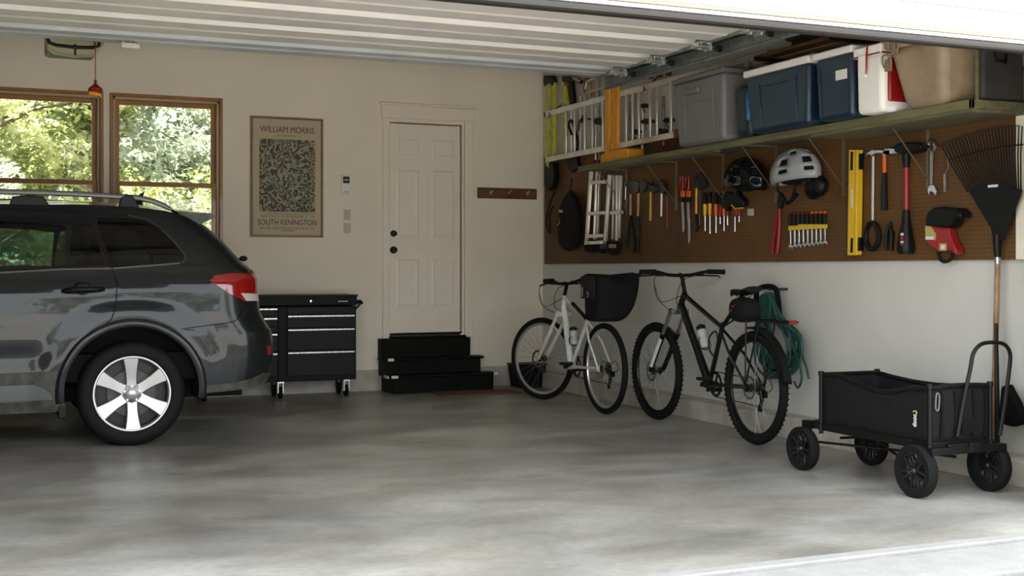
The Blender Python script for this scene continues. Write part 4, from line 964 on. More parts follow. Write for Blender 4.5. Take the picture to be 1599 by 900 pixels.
def bike(name, label, pr, pf, px, R_, tw, fm, accent, steer, knob, rimm, discs, white):
    """pr/pf rear/front contact points; px holds pixels of the frame joints on the bike's own plane."""
    d = Vector((pf.x-pr.x, pf.y-pr.y, 0)).normalized(); n = Vector((d.y, -d.x, 0))     # n points to the wall
    B = thing(name, label, 'bicycle', (pr.x, pr.y, 0))
    Q = lambda k, off=0: PV(*px[k], pr+n*0, n, off)
    hr, hf = pr+Vector((0,0,R_)), pf+Vector((0,0,R_))
    ca, sa = math.cos(steer), math.sin(steer); ds = d*ca-n*sa; ns = n*ca+d*sa           # steered frame, nose turned to the room
    bb, seat, ht, hb = Q('bb'), Q('seat'), Q('ht'), Q('hb')
    m = MB(); m.tube([ht, hb], [.021,.024], 12).tube([hb+(ht-hb)*.25, bb], [.027, .031], 12).tube([ht+(hb-ht)*.12, seat], [.018,.015], 12).tube([bb, seat+(seat-bb)*.08], .017, 12)
    for s in (-1, 1):
        h = hr+n*s*.062
        m.tube([bb+n*s*.03, h.lerp(bb, .5)+n*s*.012, h], [.012,.011,.010], 8).tube([seat-(seat-bb)*.04+n*s*.012, seat.lerp(h, .45)+n*s*.03, h], [.010,.009,.009], 8)
        m.obox(h+d*.004, (.006,.05,.05), Matrix((n, d, Vector((0,0,1)))).transposed())
    m.cyl(bb-n*.036, bb+n*.036, .024, seg=14)
    fr = m.build('frame', fm, B)
    if white:                                                     # dark graphics on the pale frame
        MB().tube([hb.lerp(bb,.30), hb.lerp(bb,.62)], .0272, 12).build('frame_graphic', M['bikek'], fr) if False else None
        MB().tube([ht.lerp(seat,.35), ht.lerp(seat,.98)], [.0185,.0168], 12).build('frame_graphic', M['bikek'], fr)
        m = MB()
        for k in range(5): m.tube([hb.lerp(bb,.40+k*.07)+n*-.004, hb.lerp(bb,.435+k*.07)+n*-.004], .0268, 12)
        m.build('frame_marks', M['grey'], fr)
    else:
        m = MB()
        for k in range(9): m.obox(hb.lerp(bb,.22+k*.05)-n*.0262, (.002,.010,.018), Matrix((n, d, Vector((0,0,1)))).transposed())
        m.build('frame_marks', M['labelw'], fr)
    # wheels
    bike_wheel('rear_wheel', B, hr, n, R_, tw, knob, rimm, discs); bike_wheel('front_wheel', B, hf, ns, R_, tw, knob, rimm, discs)
    # fork, stem, bar
    crown = hb+(hb-ht).normalized()*.035; m = MB()
    m.tube([ht, crown], .016, 10); fo = (hf-crown)
    m.obox(crown, (.15,.05,.035), Matrix((ns, ds, Vector((0,0,1)))).transposed()); 
    for s in (-1, 1): m.tube([crown+ns*s*.062+Vector((0,0,.02)), crown+ns*s*.062+fo*.42], .0145, 10)
    fk = m.build('fork', M['steel'] if not white else M['bikew'], B)
    m = MB()
    for s in (-1, 1):
        p = crown+ns*s*.062+fo*.36; q = hf+ns*s*.055; m.tube([p, p.lerp(q,.9), q], [.020,.019,.013], 12)
    m.tube(smooth3([crown+ns*-.062+fo*.42, crown+fo*.38+ds*.035+Vector((0,0,.05)), crown+ns*.062+fo*.42], 6), .011, 8)
    m.build('fork_lowers', accent, fk)
    if not white:
        p = crown-ns*.062+fo*.40; q = hf-ns*.055; MB().tube([p.lerp(q,.05)-ns*.003, p.lerp(q,.85)-ns*.003], [.0195,.0185], 10).build('fork_sticker', M['labelw'], fk)
    st_ = Q('stem'); bc = st_+ds*.03; m = MB(); m.tube([ht, ht+(st_-ht)*.75, st_], .016, 10).tube([st_-Vector((0,0,.01)), bc+Vector((0,0,.005))], .017, 10); m.build('stem', M['black'], B)
    hw = px.get('hw', .34)
    bp = [bc-ns*hw+ds*-.05+Vector((0,0,.025)), bc-ns*(hw-.13)+ds*-.025+Vector((0,0,.028)), bc-ns*.10+Vector((0,0,.004)), bc, bc+ns*.10+Vector((0,0,.004)), bc+ns*(hw-.13)+ds*-.025+Vector((0,0,.028)), bc+ns*hw+ds*-.05+Vector((0,0,.025))]
    hbar = MB().tube(smooth3(bp, 5), .0135, 10).build('handlebar', M['black'], B)
    for s in (0, 1):
        a, b = (bp[0], bp[1]) if s == 0 else (bp[6], bp[5]); MB().tube([a, a.lerp(b,.08), a.lerp(b,.92), b], [.020,.018,.018,.020], 12).build('grip', M['rubber'], hbar)
        sg = -1 if s == 0 else 1; c = b.lerp(bp[3],.25)
        MB().obox(c+ds*.02-Vector((0,0,.012)), (.05,.04,.032), Matrix((ns, ds, Vector((0,0,1)))).transposed()).tube([c+ds*.03-Vector((0,0,.01)), c+ds*.07+ns*sg*.05-Vector((0,0,.02)), a+ds*.05+ns*-sg*.02-Vector((0,0,.03)), a+ds*.065+ns*-sg*.0-Vector((0,0,.045))], [.008,.007,.006,.005], 8).build('brake_lever', M['black'], hbar)
    m = MB()
    for s, q in ((-1, crown+ns*-.05), (1, crown+ns*.04), (-1, ht+n*.02)):
        a = bc+ns*s*.17+ds*.05; m.tube(smooth3([a, a+ds*.13+ns*-s*.05-Vector((0,0,.05)), a+ds*.12-Vector((0,0,.20))+ns*-s*.1, q], 6), .0028, 5)
    m.build('cables', M['black'], B)
    # seat post, saddle
    sd = Q('saddle'); MB().tube([seat, sd-Vector((0,0,.03))], .0145, 10).build('seat_post', M['black'], B)
    S = []; sec = [(-.15,.070,.022),(-.11,.072,.012),(-.05,.055,.0),(.02,.035,-.003),(.08,.022,.0),(.13,.017,-.002),(.145,.008,-.012)]
    for y, w_, z in sec:
        o_ = sd+d*y+Vector((0,0,z)); 
        for t in range(10):
            a = 2*PI*t/10; S.append(o_+n*math.cos(a)*w_+Vector((0,0,1))*math.sin(a)*(.018 if math.sin(a) > 0 else .026))
    m = MB().add(S, [(i*10+j, i*10+(j+1) % 10, (i+1)*10+(j+1) % 10, (i+1)*10+j) for i in range(len(sec)-1) for j in range(10)]+[tuple(range(10)), tuple(range(60,70))])
    sdo = m.build('saddle', M['black'], B, smooth=60)
    MB().tube([sd+n*.02-d*.1-Vector((0,0,.02)), sd+n*.02-d*.03-Vector((0,0,.045)), sd+n*.015+d*.08-Vector((0,0,.02))], .0035, 6).tube([sd-n*.02-d*.1-Vector((0,0,.02)), sd-n*.02-d*.03-Vector((0,0,.045)), sd-n*.015+d*.08-Vector((0,0,.02))], .0035, 6).build('saddle_rails', M['darksteel'], sdo)
    # drivetrain: chainring and derailleur on the far (wall) side of a bike seen from its left; cranks both sides
    ck = MB(); ck.lathe([(.085,.046),(.092,.048),(.092,.050),(.070,.050),(.070,.046)], bb, n, 32, closed=True)
    for k in range(4):
        a = k*PI/2+.4; ck.bar(bb+n*.048, bb+n*.048+(d*math.cos(a)+Vector((0,0,1))*math.sin(a))*.075, .016, .004, n)
    ck.build('chainring', M['darksteel'], B)
    for s, ang in ((-1, px.get('crank', 2.9)), (1, px.get('crank', 2.9)+PI)):
        e = d*-math.cos(ang)+Vector((0,0,1))*math.sin(ang); a = bb+n*s*.06; q = a+e*.165+n*s*.01
        c = MB().bar(a, q, .016, .028, n).cyl(bb+n*s*.03, a+n*s*.008, .016, seg=12).build('crank_arm', M['black'] if not white else M['darksteel'], B)
        MB().obox(q+n*s*.055, (.09,.085,.022), Matrix((n, d, Vector((0,0,1)))).transposed()).build('pedal', M['black'], c, bevel=.004)
    m = MB()
    for k in range(6): m.lathe([(.020,.028+k*.004),(.052-k*.005,.028+k*.004),(.052-k*.005,.030+k*.004),(.020,.030+k*.004)], hr, n, 24, closed=True)
    m.build('cassette', M['darksteel'], B)
    m = MB(); up = Vector((0,0,1)); m.tube([bb+n*.048+up*.09, hr+n*.04+up*.045], .004, 5).tube([bb+n*.048-up*.09, hr+n*.045-up*.13-d*-.02], .004, 5); m.build('chain', M['darksteel'], B)
    dr = MB(); dr.obox(hr+n*.055-up*.045-d*.02, (.025,.05,.045), Matrix((n, d, up)).transposed()).bar(hr+n*.05-up*.05-d*.015, hr+n*.05-up*.14+d*.02, .012, .028, n).lathe([(0,-.006),(.022,-.006),(.022,.006),(0,.006)], hr+n*.05-up*.145+d*.02, n, 14).lathe([(0,-.006),(.020,-.006),(.020,.006),(0,.006)], hr+n*.05-up*.07-d*.0, n, 14)
    dr.tube(smooth3([hr+n*.06-up*.04-d*.04, hr+n*.06-d*.11, hr+n*.06-d*.07+up*.06, hr+n*.06+up*.02+d*.03], 5), .003, 5)
    dr.build('derailleur', M['black'], B)
    return B, dict(d=d, n=n, hr=hr, hf=hf, bb=bb, seat=seat, ht=ht, hb=hb, sd=sd, crown=crown)
def Z1(x, y): return (780+x/3.4625, 400+y/3.4625)
def Z2(x, y): return (970+x/2.903, 400+y/2.903)
pr1, pf1 = Vector((4.60, 8.84, 0)), Vector((4.60, 10.05, 0))
B1, g1 = bike('mountain_bike', 'white mountain bike with a big black bag over its rear wheel', pr1, pf1,
     dict(bb=Z1(388,598), seat=Z1(478,348), ht=Z1(352,212), hb=Z1(346,292), stem=Z1(365,150), saddle=Z1(530,200), hw=.31, crank=.25), .367, .050, M['bikew'], M['bikew'], math.radians(24), False, M['alu'], True, True)
pr2, pf2 = Vector((4.72, 6.915, 0)), Vector((4.80, 8.36, 0))
B2, g2 = bike('mountain_bike', 'black mountain bike with rear rack leaning against the white wall', pr2, pf2,
     dict(bb=Z2(400,582), seat=Z2(458,325), ht=Z2(288,168), hb=Z2(266,236), stem=Z2(275,88), saddle=Z2(548,162), hw=.355, crank=.35), .378, .058, M['bikek'], M['bikek'], math.radians(2), True, M['bikek'], True, False)
# bottles (lifted out = things) and cages
def bottle(name, label, c, up, r, h, par_frame, n):
    t = thing(name, label, 'bottle', tuple(c)); a = c
    MB().lathe([(0,0),(r*.95,0),(r,.01),(r,h*.35),(r*.86,h*.42),(r*.86,h*.5),(r,h*.57),(r,h*.74),(r*.7,h*.80)], a, up, 20).build('bottle_body', M['bottle'], t)
    MB().lathe([(r*.72,h*.78),(r*.90,h*.80),(r*.90,h*.93),(r*.5,h*.96),(r*.45,h),(0,h)], a, up, 20).build('cap', M['black'], t)
    m = MB()
    for k in range(2):
        s = 1 if k else -1; m.tube(smooth3([a-up*.012, a+n*s*(r+.004)+up*.01, a+n*s*(r+.004)+up*h*.35, a+n*s*r*.6+up*h*.5], 5), .004, 6)
    m.build('bottle_cage', M['black'], par_frame)
fr1 = [c for c in B1.children if c.name.startswith('frame')][0]; fr2 = [c for c in B2.children if c.name.startswith('frame')][0]
for (B, g, fr, z, ua, ub, lab) in ((B1, g1, fr1, Z1, (404,478), (398,382), 'clear water bottle with black cap on the white bike'), (B2, g2, fr2, Z2, (384,418), (358,312), 'pale water bottle with black cap on the black bike')):
    a = PV(*z(*ua), g['hr'], g['n'], 0); b = PV(*z(*ub), g['hr'], g['n'], 0); up = (b-a).normalized(); bottle('water_bottle', lab, a, up, .037, (b-a).length, fr, g['n'])
a = PV(*Z2(415,450), g2['hr'], g2['n']); MB().tube(smooth3([a, a+Vector((0,.05,.05)), a+Vector((0,.04,.13)), a+Vector((0,-.04,.17)), a+Vector((0,-.06,.10)), a+Vector((0,-.03,.02))], 5, True), .006, 6, closed=True).build('bottle_cage', M['black'], fr2)
# bike 2: mudguard, rear rack, bags
g = g2; n, d, hr = g['n'], g['d'], g['hr']; up = Vector((0,0,1))
m = MB(); arcp = [hr-d*math.cos(t)*.405+up*math.sin(t)*.405 for t in [math.radians(k) for k in range(8, 101, 4)]]
m2 = MB(); k = len(arcp); P = []
for p in arcp:
    o_ = (p-hr).normalized()
    for w_, dz in ((-.036,-.016),(-.024,0),(.024,0),(.036,-.016)): P.append(p+n*w_+o_*dz)
m2.add(P, [(i*4+j, i*4+j+1, (i+1)*4+j+1, (i+1)*4+j) for i in range(k-1) for j in range(3)]); m2.build('mudguard', M['black'], B2, solid=.003)
def V2(x, y, off=0): return PV(*Z2(x, y), g['hr'], g['n'], off)
ra, rb = V2(520,285), V2(765,300); ra.z = rb.z = (ra.z+rb.z)/2
m = MB()
for s in (-1, 1): m.tube([ra+n*s*.03, ra.lerp(rb,.15)+n*s*.06, rb+n*s*.06, rb-d*.04+n*s*.03], .007, 8)
for k in range(4): q = ra.lerp(rb, .1+k*.28); m.tube([q-n*.06, q+n*.06], .005, 6)
m.box(0,0,0,0,0,0) if False else None
for s in (-1, 1): m.tube([ra.lerp(rb,.35)+n*s*.06, hr+n*s*.075+up*.02], .006, 6).tube([ra.lerp(rb,.6)+n*s*.06, hr+n*s*.075+up*.02], .006, 6)
m.tube([ra, g['seat']], .006, 6)
m.build('rear_rack', M['black'], B2)
MB().obox(rb-d*.03-up*.0, (.06,.015,.028), Matrix((n, d, up)).transposed()).build('rear_reflector', M['darkred'], B2, bevel=.004)
c = V2(558,238)
m = MB(); sec = [(-.13,.055,.055),(-.09,.075,.080),(0,.08,.09),(.08,.075,.085),(.13,.05,.05)]; P = []
for y, w_, h_ in sec:
    for t in range(12): a_ = 2*PI*t/12; ca_, sa_ = math.cos(a_), math.sin(a_); P.append(c+d*y+n*w_*math.copysign(abs(ca_)**.6, ca_)+up*(h_*math.copysign(abs(sa_)**.6, sa_)-.01))
m.add(P, [(i*12+j, i*12+(j+1) % 12, (i+1)*12+(j+1) % 12, (i+1)*12+j) for i in range(4) for j in range(12)]+[tuple(range(12)), tuple(range(48,60))])
sb = thing('seat_bag', 'black bag strapped on the rack under the black bike saddle', 'bag', (c.x, c.y, c.z-.13)); m.build('bag_body', M['fabric_w'], sb, sub=1)
MB().tube([c-n*.085+d*.02+up*.02, c-n*.092-d*.01+up*.01, c-n*.09-d*.03+up*.03], .004, 6).tube([c-n*.088+d*.045-up*.02, c-n*.09+d*.01-up*.01], .004, 6).build('red_piping', M['darkred'], sb)
# big bag over the white bike's rear wheel
bx0, bx1, by0, by1 = 4.42, 4.82, 8.60, 8.92
bag = thing('pannier_bag', 'large black fabric bag riding on the white bike', 'bag', (4.62, 8.76, .74))
P = []; secs = [(.745,.50,.62,.10),(.77,.72,.80,.04),(.86,.86,.92,.02),(.98,.96,1.0,0),(1.06,1.0,1.04,.0),(1.095,.93,.95,.0)]
for z, kx, ky, sh in secs:
    for t in range(28):
        a_ = 2*PI*t/28; ca_, sa_ = math.cos(a_), math.sin(a_)
        x = 4.62-.17*(1-kx)+.20*kx*math.copysign(abs(ca_)**.45, ca_); y = 8.76+.165*ky*math.copysign(abs(sa_)**.45, sa_)
        zz_ = z+(.018*math.sin(t*.9+z*9) if z > 1.0 else .006*math.sin(t*2.1)); 
        if z > .9: zz_ += .035*max(0, -(ca_))*(1 if z > 1.0 else .3)+.02*max(0, ca_)*abs(ca_)
        P.append((x+.012*math.sin(t*1.3+z*37), y+.012*math.cos(t*1.1+z*30), zz_+(.03*math.exp(-((x-4.78)/.05)**2) if z > 1.05 else 0)))
m = MB().add(P, [(i*28+j, i*28+(j+1) % 28, (i+1)*28+(j+1) % 28, (i+1)*28+j) for i in range(5) for j in range(28)]+[tuple(range(28)), tuple(range(140,168))])
m.build('bag_body', M['fabric_w'], bag, sub=1)
m = MB(); m.prism([(4.425,8.66,.93),(4.425,8.90,.93),(4.425,8.90,1.11),(4.425,8.66,1.11)], (-.012,0,0)).build('side_flap', M['black'], bag, bevel=.004)
MB().box(4.405,4.412,8.855,8.885,.945,1.02).build('light_patch', M['grey'], bag); MB().tube([(4.408,8.77+.022*math.cos(t),.965+.02*math.sin(t)) for t in [k*.6 for k in range(9)]], .004, 6).build('badge_ring', M['grey'], bag)
tag(MB().tube([(4.86,8.76,1.10),(4.88,8.7,1.11)], .01).build('x', M['black']), 'x', 'x') if False else None
MB().tube([(4.78,8.60,1.115),(4.84,8.70,1.12),(4.83,8.85,1.10)], [.012,.016,.012], 8).build('carry_handle', M['fabric'], bag)
# small black crate behind the front wheel
bc_ = thing('storage_bin', 'small black bin on the floor behind the white bike wheel', 'bin', (4.98, 11.12, 0))
MB().obox((4.96, 11.20, .115), (.31,.26,.22), taper=.85).build('bin_body', M['blackmatte'], bc_, bevel=.01)
MB().box(4.80,5.12,11.06,11.34,.215,.235).build('lid', M['black'], bc_, bevel=.006)
# ================================================================ WAGON
wg = thing('folding_wagon', 'black fabric utility wagon with four wheels by the right wall', 'wagon', (4.6, 5.4, 0))
wx0, wx1, wy0, wy1 = 4.41, 4.80, 4.92, 5.80; zt, zb = .578, .275
for x, y, in ((4.375,5.93),(4.375,4.985),(4.86,4.985),(4.86,5.92)):
    R_ = .135 if y < 5.4 else .125; c = Vector((x, y, R_)); tw = .062
    t = MB().lathe([(.098,-.026),(.112,-.030),(R_-.006,-.030),(R_,-.022),(R_,.022),(R_-.006,.030),(.112,.030),(.098,.026)], c, (1,0,0), 40, closed=True).build('wheel', M['rubber'], wg, smooth=40)
    sg = -1 if x < 4.6 else 1
    MB().lathe([(.104,-.020),(.088,-.020),(.086,0),(.088,.020),(.104,.020)], c, (1,0,0), 40).build('rim', M['wheelbl'], t)
    sp = MB()
    for k in range(10):
        a = 2*PI*k/10+(.12 if k % 2 else -.12); b = 2*PI*(k//2*2+.5)/10
        sp.bar(c+Vector((-.012,math.cos(b)*.02,math.sin(b)*.02)), c+Vector((-.014,math.cos(a)*.09,math.sin(a)*.09)), .010, .014).bar(c+Vector((.012,math.cos(b)*.02,math.sin(b)*.02)), c+Vector((.012,math.cos(a)*.09,math.sin(a)*.09)), .010, .010)
    sp.build('spokes', M['wheelbl'], t)
    MB().lathe([(0,-.030),(.014,-.030),(.020,-.022),(.024,0),(.020,.024),(0,.024)], c, (1,0,0), 16).build('hub', M['wheelbl'], t)
    MB().lathe([(0,-.036),(.006,-.035),(.008,-.030)], c, (1,0,0), 10).build('axle_cap', M['darksteel'], t)
    m = MB(); xi = x-sg*.045; m.cyl(c, (xi, y, R_), .008, seg=8).bar((xi, y, R_-.015), (xi, y, zb-.005), .014, .036, (1,0,0)).obox((xi, y, zb-.012), (.05,.07,.045)); m.build('wheel_fork', M['black'], wg)
m = MB(); m.box(wx0-.012, wx0+.018, wy0, wy1, .245, .285).box(wx1-.018, wx1+.012, wy0, wy1, .245, .285).box(wx0, wx1, wy0-.01, wy0+.02, .245, .285).box(wx0, wx1, wy1-.02, wy1+.012, .245, .285)
m.box(wx0-.03, wx1+.07, wy0-.05, wy0-.012, .225, .262).box(wx0-.02, wx1+.02, wy1+.012, wy1+.05, .25, .30)
m.tube([(4.40,5.90,.17),(4.84,5.2,.15)], .008, 8).tube([(4.84,5.90,.17),(4.42,5.1,.16)], .007, 8).tube([(4.6,5.5,.24),(4.5,5.75,.2)], .008, 8)
m.build('chassis', M['black'], wg, bevel=.004)
for x, y in ((wx0-.004,wy0),(wx1+.004,wy0),(wx0-.004,wy1),(wx1+.004,wy1)):
    MB().cyl((x,y,.225),(x,y,zt-.006), .0125, seg=12).lathe([(.0125,0),(.018,.002),(.018,.03),(.0125,.032)], (x,y,.245), (0,0,1), 12).lathe([(.0125,0),(.017,.002),(.017,.025),(0,.022)], (x,y,zt-.022), (0,0,1), 12).build('corner_post', M['grey2b'] if 'grey2b' in M else M['black'], wg)
# sagging fabric tub
P = []; ring = []
N1, N2 = 16, 8
def edge():
    for i in range(N1): yield (wx0, wy0+(wy1-wy0)*i/N1, 0, i/N1)
    for i in range(N2): yield (wx0+(wx1-wx0)*i/N2, wy1, 1, i/N2)
    for i in range(N1): yield (wx1, wy1-(wy1-wy0)*i/N1, 2, i/N1)
    for i in range(N2): yield (wx1-(wx1-wx0)*i/N2, wy0, 3, i/N2)
E_ = list(edge()); zs = [.272,.32,.40,.50,.555]
for z in zs:
    for x, y, s, t in E_:
        k = math.sin(PI*t); sag = (.045*k if s in (0,) else .03*k if s == 2 else -.008*k if s == 3 else .0)
        if s == 0: sag = .05*math.exp(-((t-.42)/.22)**2)-.012*math.exp(-((t-.85)/.1)**2)
        zz_ = z-(sag if z > .5 else sag*.5 if z > .45 else 0)
        bulge = .012*math.sin(PI*t)*math.sin(PI*(z-.27)/.3); bx = (-1 if s == 0 else 1 if s == 2 else 0)*bulge; by = (1 if s == 1 else -1 if s == 3 else 0)*bulge
        P.append((x+bx+.003*math.sin(y*37+z*50), y+by, zz_))
n_ = len(E_)
m = MB().add(P, [(i*n_+j, i*n_+(j+1) % n_, (i+1)*n_+(j+1) % n_, (i+1)*n_+j) for i in range(4) for j in range(n_)]+[tuple(range(n_))])
m.build('fabric_tub', M['fabric_w'], wg, solid=.006, smooth=180)
rim = [(p[0], p[1], p[2]+.006) for p in P[4*n_:]]
MB().tube(rim, .013, 8, closed=True).build('top_hem', M['fabric2'] if 'fabric2' in M else M['black'], wg)
for (x, y0) in ((wx0-.006, 5.33),):
    pass
# printed word on the side, reading upwards
lp = PX(1428.5, 657, wx0-.016)
RS = Matrix(((0,0,-1),(0,1,0),(1,0,0)))      # glyph x -> up, glyph y -> +Y, normal -> -X
text('pedal'[:0]+'dooc', .040, (wx0-.017, lp.y, lp.z), Matrix(((0,0,-1),(0,-1,0),(1,0,0))) if False else Matrix(((0,0,-1),(0,1,0),(1,0,0))), M['labelw'], wg, 'lettering', sx=.80, bold=.0012)
MB().tube([(wx0-.018, lp.y+.012*math.cos(t)-.003, lp.z+.040+.010*math.sin(t)) for t in [.2+k*.5 for k in range(8)]], .0035, 6).build('lettering_accent', M['labely'], wg)
# end pockets and rods on the near end
for x in (4.47, 4.56, 4.68, 4.76): MB().tube([(x, wy0-.012, .30), (x+.004, wy0-.016, .43), (x, wy0-.012, .545)], .007, 6).build('end_rib', M['fabric'], wg)
MB().tube(smooth3([(4.43,wy0-.016,.46),(4.445,wy0-.018,.45),(4.452,wy0-.018,.49),(4.452,wy0-.016,.53),(4.435,wy0-.016,.53)],4,True), .004, 6, closed=True).build('end_loop', M['grey2'], wg)
m = MB(); m.box(4.60,4.68,wy0-.0175,wy0-.012,.32,.40); m.build('end_pocket', M['fabric'], wg, bevel=.003)
MB().cyl((4.50,wy0-.02,.262),(4.66,wy0-.02,.262), .018, seg=12).obox((4.66,wy0-.03,.255), (.07,.05,.05)).build('steering_yoke', M['black'], wg, bevel=.004)
hy = 4.885
hp = [PY(1495,682,hy), PY(1505,625,hy), PY(1515,577,hy), PY(1520,552,hy), PY(1532,538,hy), PY(1550,535,hy), PY(1568,538,hy), PY(1577,552,hy), PY(1576,577,hy), PY(1569,630,hy), PY(1561,680,hy)]
MB().tube(smooth3(hp, 5), .0105, 10).build('pull_handle', M['black2'] if 'black2' in M else M['black'], wg)
# ================================================================ GREEN HOSE on the wall
hs = thing('garden_hose', 'coiled green garden hose hanging on the wall behind the black bike', 'hose', (5.15, 6.9, .35))
rnd = random.Random(5); m = MB()
T = PX(1199,462,5.12)
for k in range(24):
    x = 5.08+.13*(k/24)+rnd.uniform(-.006,.006)*0; w0 = rnd.uniform(18,36); cxp = 1216+rnd.uniform(-8,6); bot = rnd.uniform(565,592); tx = rnd.uniform(-4,5); top_ = 470+rnd.uniform(-8,10)
    pts = [(1200+tx,top_),(1193+tx-4,top_+16),(cxp-w0*.9,525+rnd.uniform(-8,8)),(cxp-w0*.8,bot-18),(cxp-4,bot),(cxp+w0*.8,bot-14),(cxp+w0,530+rnd.uniform(-8,8)),(1214+tx,top_+24),(1206+tx,top_+2)]
    m.tube(smooth3([PX(u,v,x) for u,v in pts], 4, True), .0085, 7, closed=True)
m.tube(smooth3([PX(u,v,5.13) for u,v in ((1212,480),(1235,515),(1248,545),(1258,570),(1263,592))], 5), .0085, 7)
m.tube(smooth3([PX(u,v,5.09) for u,v in ((1222,500),(1245,560),(1252,590),(1246,606),(1240,596))], 5), .0085, 7)
m.build('hose_coil', M['hose'], hs)
m = MB(); wp_ = [PX(u,v,5.105) for u,v in ((1184,490),(1181,458),(1190,449),(1208,449),(1214,462),(1217,492))]
m.tube(smooth3(wp_,4), .020, 8).build('black_strap', M['fabric'], hs)
MB().ball(PX(1186,470,5.16), (.04,.07,.09), 12, 8).build('hose_bundle', M['hose'], hs) if False else None
MB().prism([PX(u,v,5.07) for u,v in ((1184,462),(1198,455),(1204,470),(1200,496),(1184,496))], (.05,0,0)).build('green_pouch', pm('dark_green_fabric', (.01,.07,.05), .8), hs, bevel=.012)
MB().cyl(PX(1200,452,5.06), PX(1200,452,5.06)+Vector((.16,0,0)), .008, seg=8).build('wall_hook', M['darksteel'], hs)
# ================================================================ RAKE and BROOM
XK = 5.14
rk_ = thing('leaf_rake', 'large black fan leaf rake with wooden handle standing head up', 'rake', (XK, PX(1557,600,XK).y, 0))
hx = PX(1558,409,XK); f0 = Vector((XK, hx.y+.0, .0))
MB().tube([hx+Vector((0,0,.02)), (XK-.03, hx.y+.01, .012)], .0155, 12).build('handle', M['woodh2'], rk_)
MB().tube([PX(1557,366,XK), PX(1557,385,XK), PX(1558,404,XK)], [.024,.022,.017], 12).build('socket', M['black'], rk_)
MB().tube([PX(1558,402,XK), PX(1558,412,XK)], .0185, 12).build('ferrule', M['steel'], rk_)
MB().prism([PX(u,v,XK-.012) for u,v in ((1511,297),(1530,293),(1552,291),(1575,292),(1594,297),(1569,364),(1564,376),(1551,376),(1547,357))], (.016,0,0)).build('head_plate', M['blackmatte'], rk_, bevel=.004)
ap = Vector((1556, 400))
NT = 25
for k in range(NT):
    t = k/(NT-1); ub = 1511+83*t; vb = 297-5*math.sin(PI*t); a = math.atan2(vb-ap.y, ub-ap.x)
    ang = math.radians(-116.5+t*49); 
    tx_ = 1471+(1596-1471)*t; ty = 229-31*math.sin(min(1, t*1.05)*PI*.5)
    p0, p1 = PX(ub, vb+3, XK), PX(tx_, ty, XK); mid = p0.lerp(p1,.55)
    MB().tube([p0, mid+Vector((-.006,0,0)), p1, p1+Vector((-.035,(p1.y-p0.y)*.06,.008))], [.0045,.004,.0035,.0025], 5).build('tine', M['blackmatte'], rk_)
bd = [PX(1481+(1597-1481)*t, 250-24*math.sin(t*1.45), XK-.006) for t in [k/12 for k in range(13)]]
MB().tube(bd, .005, 6).build('cross_band', M['blackmatte'], rk_)
MB().box(XK-.0165, XK-.0125, PX(1561,290,XK).y, PX(1546,290,XK).y, PX(1550,293,XK).z, PX(1550,289,XK).z).build('small_label', M['labelw'], rk_)
XBm = 5.04
bm_ = thing('push_broom', 'black handled broom leaning behind the wagon beside the rake', 'broom', (XBm, PX(1560,640,XBm).y, 0))
bt = PX(1555.5,505,XBm+.05); bb_ = PX(1557.5,700,XBm)
MB().tube([bt, PX(1556.5,600,XBm+.02), bb_], [.010,.013,.014], 10).build('pole', M['black'], bm_)
MB().prism([PX(u,v,XBm+.06) for u,v in ((1562,604),(1572,600),(1578,612),(1588,630),(1595,652),(1592,664),(1580,667),(1566,664),(1558,655),(1560,625))], (.05,0,0)).build('bristle_head', M['fabric'], bm_, bevel=.014, bseg=3)
MB().tube([bb_, (XBm+.02, bb_.y, .02)], .012, 8).build('pole_foot', M['black'], bm_)
M['broomb'] = M['fabric']
# ================================================================ SHELF
XS = 4.80; ZS = 2.058
sh = thing('storage_shelf', 'long greenish wooden storage shelf on metal brackets', 'shelf', (5.0, 7.4, ZS-.04))
ys0, ys1 = 5.045, 9.74
MB().box(XS+.02, 5.20, ys0+.02, ys1, ZS-.018, ZS).build('shelf_board', M['shelfw2'], sh)
MB().box(XS, XS+.02, ys0, ys1, ZS-.042, ZS+.004).build('front_edge', M['shelfw'], sh, bevel=.002)
MB().box(XS, 5.20, ys0, ys0+.02, ZS-.042, ZS+.004).build('end_edge', M['shelfw2'], sh, bevel=.002)
MB().box(XS+.02, 5.20, 6.45, ys0+.02, ZS-.060, ZS-.018).build('under_panel', M['shelfw2'], sh)
MB().box(XS+.03, XS+.09, 7.6, 9.2, ZS-.052, ZS-.018).build('under_cleat', M['shelfw2'], sh)
pp = PY(1527,120,ys0); MB().box(pp.x-.006, pp.x+.008, ys0+.002, ys0+.014, ZS, 2.98).build('end_post', M['shelfw'], sh)
M['brk'] = pm('bracket_brown_metal', (.17,.14,.09), .45, .4)
for u in (978, 1055.5, 1129, 1212, 1317, 1449):
    yb = PX(u,280,5.19).y; b = MB(); b.box(5.184, 5.20, yb-.009, yb+.009, ZS-.42, ZS-.02).box(XS+.06, 5.20, yb-.010, yb+.010, ZS-.030, ZS-.018)
    b.bar((XS+.10, yb, ZS-.03), (5.188, yb, ZS-.36), .010, .005, (0,1,0)); b.build('bracket', M['brk'], sh)
for vv, u in ((100,1), (0,0)): pass
